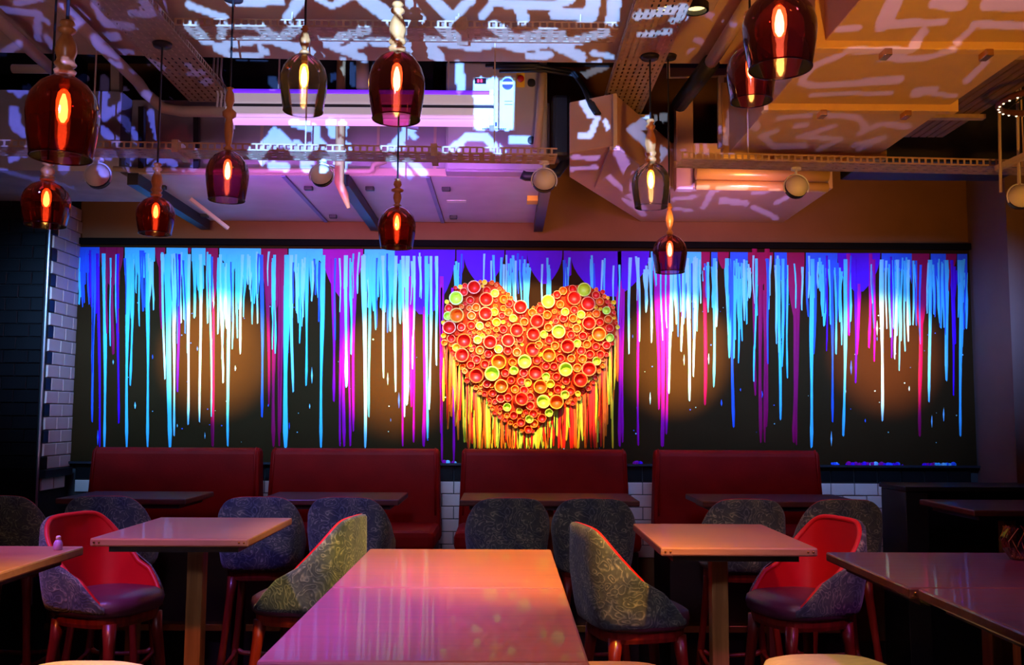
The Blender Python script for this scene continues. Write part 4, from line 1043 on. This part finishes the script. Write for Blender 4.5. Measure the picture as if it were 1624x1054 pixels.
# ------------------------------------------------------------------ banquettes
BTOP = P(860, 712, 6.12).z
def banquette(px0, px1, label):
    x0, x1 = P(px0, 760, 6.0).x, P(px1, 760, 6.0).x; cx = (x0 + x1) / 2; hw = (x1 - x0) / 2
    t = thing('banquette', label, 'banquette', (cx, 5.9, 0), 0, 'red leather banquettes along the wall')
    prof = [(.10, .70), (.14, BTOP - .02), (.17, BTOP), (.24, BTOP), (.26, BTOP - .03), (.26, .70)]   # (y, z)
    mb = MB(); n = len(prof)
    for sx in (-1, 1): mb.v += [(sx * (hw - .002 - (.02 if z > 1.2 else 0)), y, z) for y, z in prof]
    mb.f += [tuple(range(n)), tuple(range(n, 2 * n))[::-1]] + [(i, (i + 1) % n, n + (i + 1) % n, n + i) for i in range(n)]
    b = mb.build('backrest', M_LEATHER, t, bevel=.018)
    for sx in (-1, 1):
        MB().tube([(sx * (hw - .035), .105, .86), (sx * (hw - .045), .135, BTOP - .03), (sx * (hw - .045), .17, BTOP + .002)], .007, 8).build('piping', M_LEATHER, b, smooth=True)
    MB().box(-hw + .004, hw - .004, -.40, .10, .70, .82).build('seat', M_LEATHER, t, bevel=.035)
    MB().box(-hw + .02, hw - .02, -.36, .22, .0, .698).build('plinth', mat('plinth_brown', lin(46, 22, 20), .5), t, bevel=.005)
    MB().box(-hw + .05, hw - .05, -.44, -.36, .26, .30).build('foot_rest', M_BRASS, t, bevel=.004)
banquette(133, 412, 'red leather banquette at the left end of the wall')
banquette(420, 700, 'red leather banquette left of the heart, touching its left neighbour')
banquette(726, 1001, 'red leather banquette directly below the heart')
banquette(1036, 1310, 'red leather banquette at the right, below the dark plum pendant')

# ------------------------------------------------------------------ tables
TT = 1.05
def table(name, label, x0, x1, y0, y1, m, post=M_POST, screws=True, group=None, posty=None, rz=0.0):
    cx, cy = (x0 + x1) / 2, (y0 + y1) / 2; hx, hy = (x1 - x0) / 2, (y1 - y0) / 2
    t = thing(name, label, 'table', (cx, cy, 0), rz, group)
    top = MB().box(-hx, hx, -hy, hy, TT - .03, TT).build('table_top', m, t, bevel=.006)
    MB().box(-hx + .05, hx - .05, -hy + .05, hy - .05, TT - .055, TT - .0305).build('sub_frame', M_DARKMETAL, t)
    py = 0 if posty is None else posty
    MB().box(-.03, .03, py - .03, py + .03, .0, TT - .056).build('post', post, t, bevel=.003) if False else None
    MB().box(-.031, .031, py - .031, py + .031, .026, TT - .056).build('post', post, t, bevel=.003)
    MB().box(-.20, .20, py - .20, py + .20, .0, .025).build('base_plate', M_DARKMETAL, t, bevel=.004)
    if screws:
        for sx in (-1, 1):
            for k in (.016, .034):
                MB().sphere((sx * (hx - k), -hy - .001, TT - .014), .004, 8, 4).build('screw', M_BRASS, top, smooth=True)
    return t
table('bar_table', 'square wooden bar table between the two left side chairs', -1.49, -.92, 3.41, 4.10, M_TABLE, posty=-.02)
table('bar_table', 'square wooden bar table between the two right side chairs', .535, 1.075, 3.24, 3.94, M_TABLE, posty=-.02)
table('bar_table', 'nearer half of the pair of wooden tables in the middle foreground', -.452, .157, 1.75, 2.475, M_TABLE)
table('bar_table', 'farther half of the pair of wooden tables in the middle foreground', -.452, .157, 2.486, 3.18, M_TABLE)
table('bar_table', 'wooden table cut off by the left edge with a small bottle on it', -2.20, -1.42, 2.42, 3.21, M_TABLE)
table('bar_table', 'farther of two dark wooden tables pushed together at the right edge', 1.07, 1.86, 2.505, 3.15, M_TABLED)
table('bar_table', 'nearer of two dark wooden tables pushed together at the right edge', 1.09, 1.88, 1.85, 2.50, M_TABLED)
def tx(px, Y): return P(px, 785, Y).x
table('bar_table', 'dark bar table before the left end banquette', tx(135, 5.2) - .05, tx(318, 5.2), 4.96, 5.44, M_TABLED, group=None, screws=False)
table('bar_table', 'dark bar table before the banquette left of the heart', tx(425, 5.2), tx(640, 5.2), 4.96, 5.44, M_TABLED, screws=False)
table('bar_table', 'dark bar table before the banquette under the heart', tx(732, 5.2), tx(1005, 5.2), 4.96, 5.44, M_TABLED, screws=False)
table('bar_table', 'dark bar table before the right banquette', tx(1100, 5.2), tx(1345, 5.2), 4.96, 5.44, M_TABLED, screws=False)
table('bar_table', 'dark bar table beside the black cabinet at far right', tx(1520, 4.7), tx(1720, 4.7), 4.55, 5.15, M_TABLED, screws=False)

# ------------------------------------------------------------------ tub bar chairs
CA, CB = .215, .215
def shell_pt(u, v, k, H=.345, z0=.735):
    """u in -1..1 around the back (0 = back centre), v 0..1 upwards, k radial scale"""
    th = u * R(128)
    s, c = math.sin(th), math.cos(th)
    x = math.copysign(abs(s) ** (2 / 3.8), s); y = -math.copysign(abs(c) ** (2 / 3.8), c)
    t = max(0.0, (y * CB + CB) / (CB + .16))
    top = H * (1 - .96 * min(1, t) ** 1.05)
    corner = max(0.0, abs(x) - .55) / .45
    if y < 0: top -= H * .10 * corner ** 2
    z = z0 + v * top
    rel = (z - z0) / H
    f = .87 + .13 * min(1, rel * 1.9) ** .7 - .02 * max(0, rel - .6)
    return Vector((x * CA * f * k, y * CB * f * k, z))
def sheet(k, nu=44, nv=8, v0=0.0):
    mb = MB()
    for i in range(nu + 1):
        for j in range(nv + 1): mb.v.append(tuple(shell_pt(-1 + 2 * i / nu, v0 + (1 - v0) * j / nv, k)))
    for i in range(nu):
        for j in range(nv):
            a = i * (nv + 1) + j; mb.f.append((a, a + nv + 1, a + nv + 2, a + 1))
    return mb
def make_chair():
    t = thing('tub_bar_chair', 'paisley tub chair', 'chair', (0, 0, 0), 0, 'paisley tub bar chairs')
    ob = sheet(1.0)
    # turn the bottom edge under
    nu = 44; base = len(ob.v)
    for i in range(nu + 1):
        p = shell_pt(-1 + 2 * i / nu, 0, 1.0); ob.v.append((p.x * .78, p.y * .78, p.z - .022))
    for i in range(nu): ob.f.append((i * 9, base + i, base + i + 1, (i + 1) * 9))
    base = len(ob.v)
    for i in range(nu + 1):
        p = shell_pt(-1 + 2 * i / nu, 1, 1.0); ob.v.append((p.x * .975, p.y * .975, p.z + .008))
    for i in range(nu + 1):
        p = shell_pt(-1 + 2 * i / nu, 1, 1.0); ob.v.append((p.x * .93, p.y * .93, p.z + .009))
    for i in range(nu):
        ob.f.append((i * 9 + 8, base + i, base + i + 1, (i + 1) * 9 + 8)); ob.f.append((base + i, base + nu + 1 + i, base + nu + 2 + i, base + i + 1))
    ob.build('outer_shell', M_FAB, t, smooth=True)
    sheet(.88, v0=0).build('inner_lining', M_LINING, t, smooth=True)
    pip = MB(); pts = [(shell_pt(-1 + 2 * i / 60, 1, .905)) for i in range(61)]
    pip.tube(pts, .011, 8).build('rim_piping', M_LINING, t, smooth=True)
    prof = [(.0001, .715), (.175, .715), (.185, .725), (.19, .75), (.186, .772), (.165, .785), (.10, .791), (.0001, .792)]
    MB().lathe(prof, 32, (0, .015, 0), sq=2.8).build('seat_cushion', M_DLEATHER, t, smooth=True)
    MB().lathe([(.0001, .675), (.165, .675), (.17, .69), (.17, .714), (.0001, .714)], 28, (0, .012, 0), sq=3).build('seat_frame', M_REDWOOD, t)
    for sx in (-1, 1):
        for sy in (-1, 1):
            a = Vector((sx * .125, sy * .125 + .012, .69)); b = Vector((sx * .19, sy * .19 + .012, .0))
            rs = [.028, .022, .017, .020, .013]
            MB().tube([a.lerp(b, k) for k in (0, .12, .45, .62, 1)], rs, 10).build('leg', M_REDWOOD, t, smooth=True)
    q = .166
    for (ax, ay, bx, by) in ((-q, -q, q, -q), (-q, q, q, q), (-q, -q, -q, q), (q, -q, q, q)):
        mb = MB(); A = Vector((ax, ay + .012, .27)); B = Vector((bx, by + .012, .27))
        mb.tube([A, A.lerp(B, .12) + Vector((0, 0, -.022)), A.lerp(B, .5) + Vector((0, 0, -.03)), A.lerp(B, .88) + Vector((0, 0, -.022)), B], [.018, .013, .011, .013, .018], 8).build('stretcher', M_REDWOOD, t, smooth=True)
    return t
chair = make_chair()
CH = []
for px, lab in [(-10, 'paisley tub chair cut off by the left edge, back to the viewer'), (158, 'paisley tub chair behind the red lined one at left, back to the viewer'),
                (404, 'paisley tub chair seen behind the left wooden table'), (552, 'paisley tub chair behind the chair with golden sheen'),
                (803, 'paisley tub chair seen over the far edge of the middle table'), (946, 'paisley tub chair under the heart, just right of the middle table'),
                (1186, 'paisley tub chair seen behind the right wooden table'), (1342, 'paisley tub chair behind the bright red lined one, near the white tiles')]:
    CH.append((P(px, 800, 4.66).x, 4.86, R(random.uniform(-5, 5)), lab))
CH += [(-1.60, 3.84, R(-90 - 20), 'tub chair with red lining facing right beside the left wooden table'),
       (-.80, 3.86, R(90 - 11), 'tub chair with gold lit paisley back facing left, beside the middle table'),
       (.485, 3.62, R(-90 + 14), 'tub chair with paisley back facing right, between middle and right tables'),
       (1.20, 3.83, R(90 + 18), 'tub chair with bright red lining facing left at the right wooden table')]
for i, (x, y, rz, lab) in enumerate(CH):
    o = chair if i == 0 else copy_tree(chair)
    o.location = (x, y, 0); o.rotation_euler = (0, 0, rz); o['label'] = lab

# cream stools at the lower edge of the picture
def stool(x, y, rz, label, m=M_CREAM):
    t = thing('padded_stool', label, 'stool', (x, y, 0), rz, 'padded stools in the foreground')
    MB().lathe([(.0001, .70), (.17, .70), (.19, .715), (.195, .745), (.185, .772), (.15, .785), (.0001, .788)], 32, sq=3.2).build('seat_pad', m, t, smooth=True)
    MB().lathe([(.0001, .66), (.165, .66), (.165, .699), (.0001, .699)], 28, sq=3.2).build('seat_frame', M_REDWOOD, t)
    for sx in (-1, 1):
        for sy in (-1, 1):
            MB().tube([(sx * .12, sy * .12, .67), (sx * .15, sy * .15, .3), (sx * .18, sy * .18, 0)], [.024, .019, .014], 10).build('leg', M_REDWOOD, t, smooth=True)
    q = .152
    for (ax, ay, bx, by) in ((-q, -q, q, -q), (-q, q, q, q), (-q, -q, -q, q), (q, -q, q, q)):
        MB().tube([(ax, ay, .28), (bx, by, .28)], .011, 8).build('stretcher', M_REDWOOD, t, smooth=True)
def sy(px, py): return PZ(px, py, .788).y - .165
stool(PZ(152, 1043, .788).x, sy(152, 1043), 0, 'cream padded stool at the bottom left edge')
stool(PZ(1295, 1033, .788).x, sy(1295, 1033), 0, 'cream padded stool at the bottom right edge')
stool(PZ(965, 1044, .788).x, sy(965, 1044), 0, 'grey rose padded stool beside the middle table', mat('rose_grey_upholstery', lin(150, 120, 116), .7, var=.1, scale=30, bump=.15))

# ------------------------------------------------------------------ black cabinet, bottle, glass holder
bx0, bx1 = P(1437, 800, 5.5).x, RX - .02
bzt = P(1437, 771, 5.5).z
bc = thing('open_cabinet', 'black open fronted cabinet beside the right pillar', 'cabinet', ((bx0 + bx1) / 2, 5.5, 0))
hw = (bx1 - bx0) / 2
M_CAB = mat('black_laminate', lin(36, 32, 34), .5, var=.1)
MB().box(-hw, -hw + .13, 0, .36, 0, bzt - .032).build('side_panel', M_CAB, bc, bevel=.004)
MB().box(hw - .05, hw, 0, .36, 0, bzt - .032).build('side_panel', M_CAB, bc, bevel=.004)
MB().box(-hw - .01, hw + .005, -.015, .37, bzt - .03, bzt).build('top_panel', M_CAB, bc, bevel=.005)
MB().box(-hw + .13, hw - .05, .34, .36, 0, bzt - .032).build('back_panel', M_CAB, bc)
MB().box(-hw + .131, hw - .051, .01, .338, .68, .71).build('shelf', M_CAB, bc, bevel=.003)
q = P(92, 866, 3.12)
bo = thing('small_bottle', 'small lilac plastic bottle on the left foreground table', 'bottle', (q.x, 3.12, TT))
bo.scale = (.68, .68, .68)
M_LIL = mat('lilac_plastic', lin(190, 150, 230), .3, var=.03)
MB().lathe([(.0001, 0), (.018, 0), (.021, .006), (.021, .03), (.014, .045), (.009, .05), (.0001, .05)], 20).build('bottle_body', M_LIL, bo, smooth=True)
MB().lathe([(.0001, .0502), (.011, .0502), (.011, .064), (.006, .068), (.0001, .068)], 16).build('cap', M_WHITE, bo, smooth=True)
q = P(1600, 868, 3.0)
gl = thing('glass_holder', 'cut glass candle holder on the dark table at the right edge', 'candle holder', (1.64, 3.0, TT))
mb = MB(); prof = [(.03, .0), (.05, .03), (.055, .07), (.045, .10)]
mb.lathe(prof, 9); mb.build('faceted_bowl', glassmat('tint_glass', (.6, .46, .46), (.2, .1, .1)), gl)
MB().lathe([(.0001, .001), (.03, .001), (.03, .006), (.0001, .006)], 12).build('foot', M_BRASS, gl)
for i in range(12):
    a = 2 * math.pi * i / 12
    MB().tube([(.03 * math.cos(a), .03 * math.sin(a), .0065), (.058 * math.cos(a + .5), .058 * math.sin(a + .5), .06), (.046 * math.cos(a + 1), .046 * math.sin(a + 1), .102)], .0014, 5).build('wire', M_BRASS, gl)
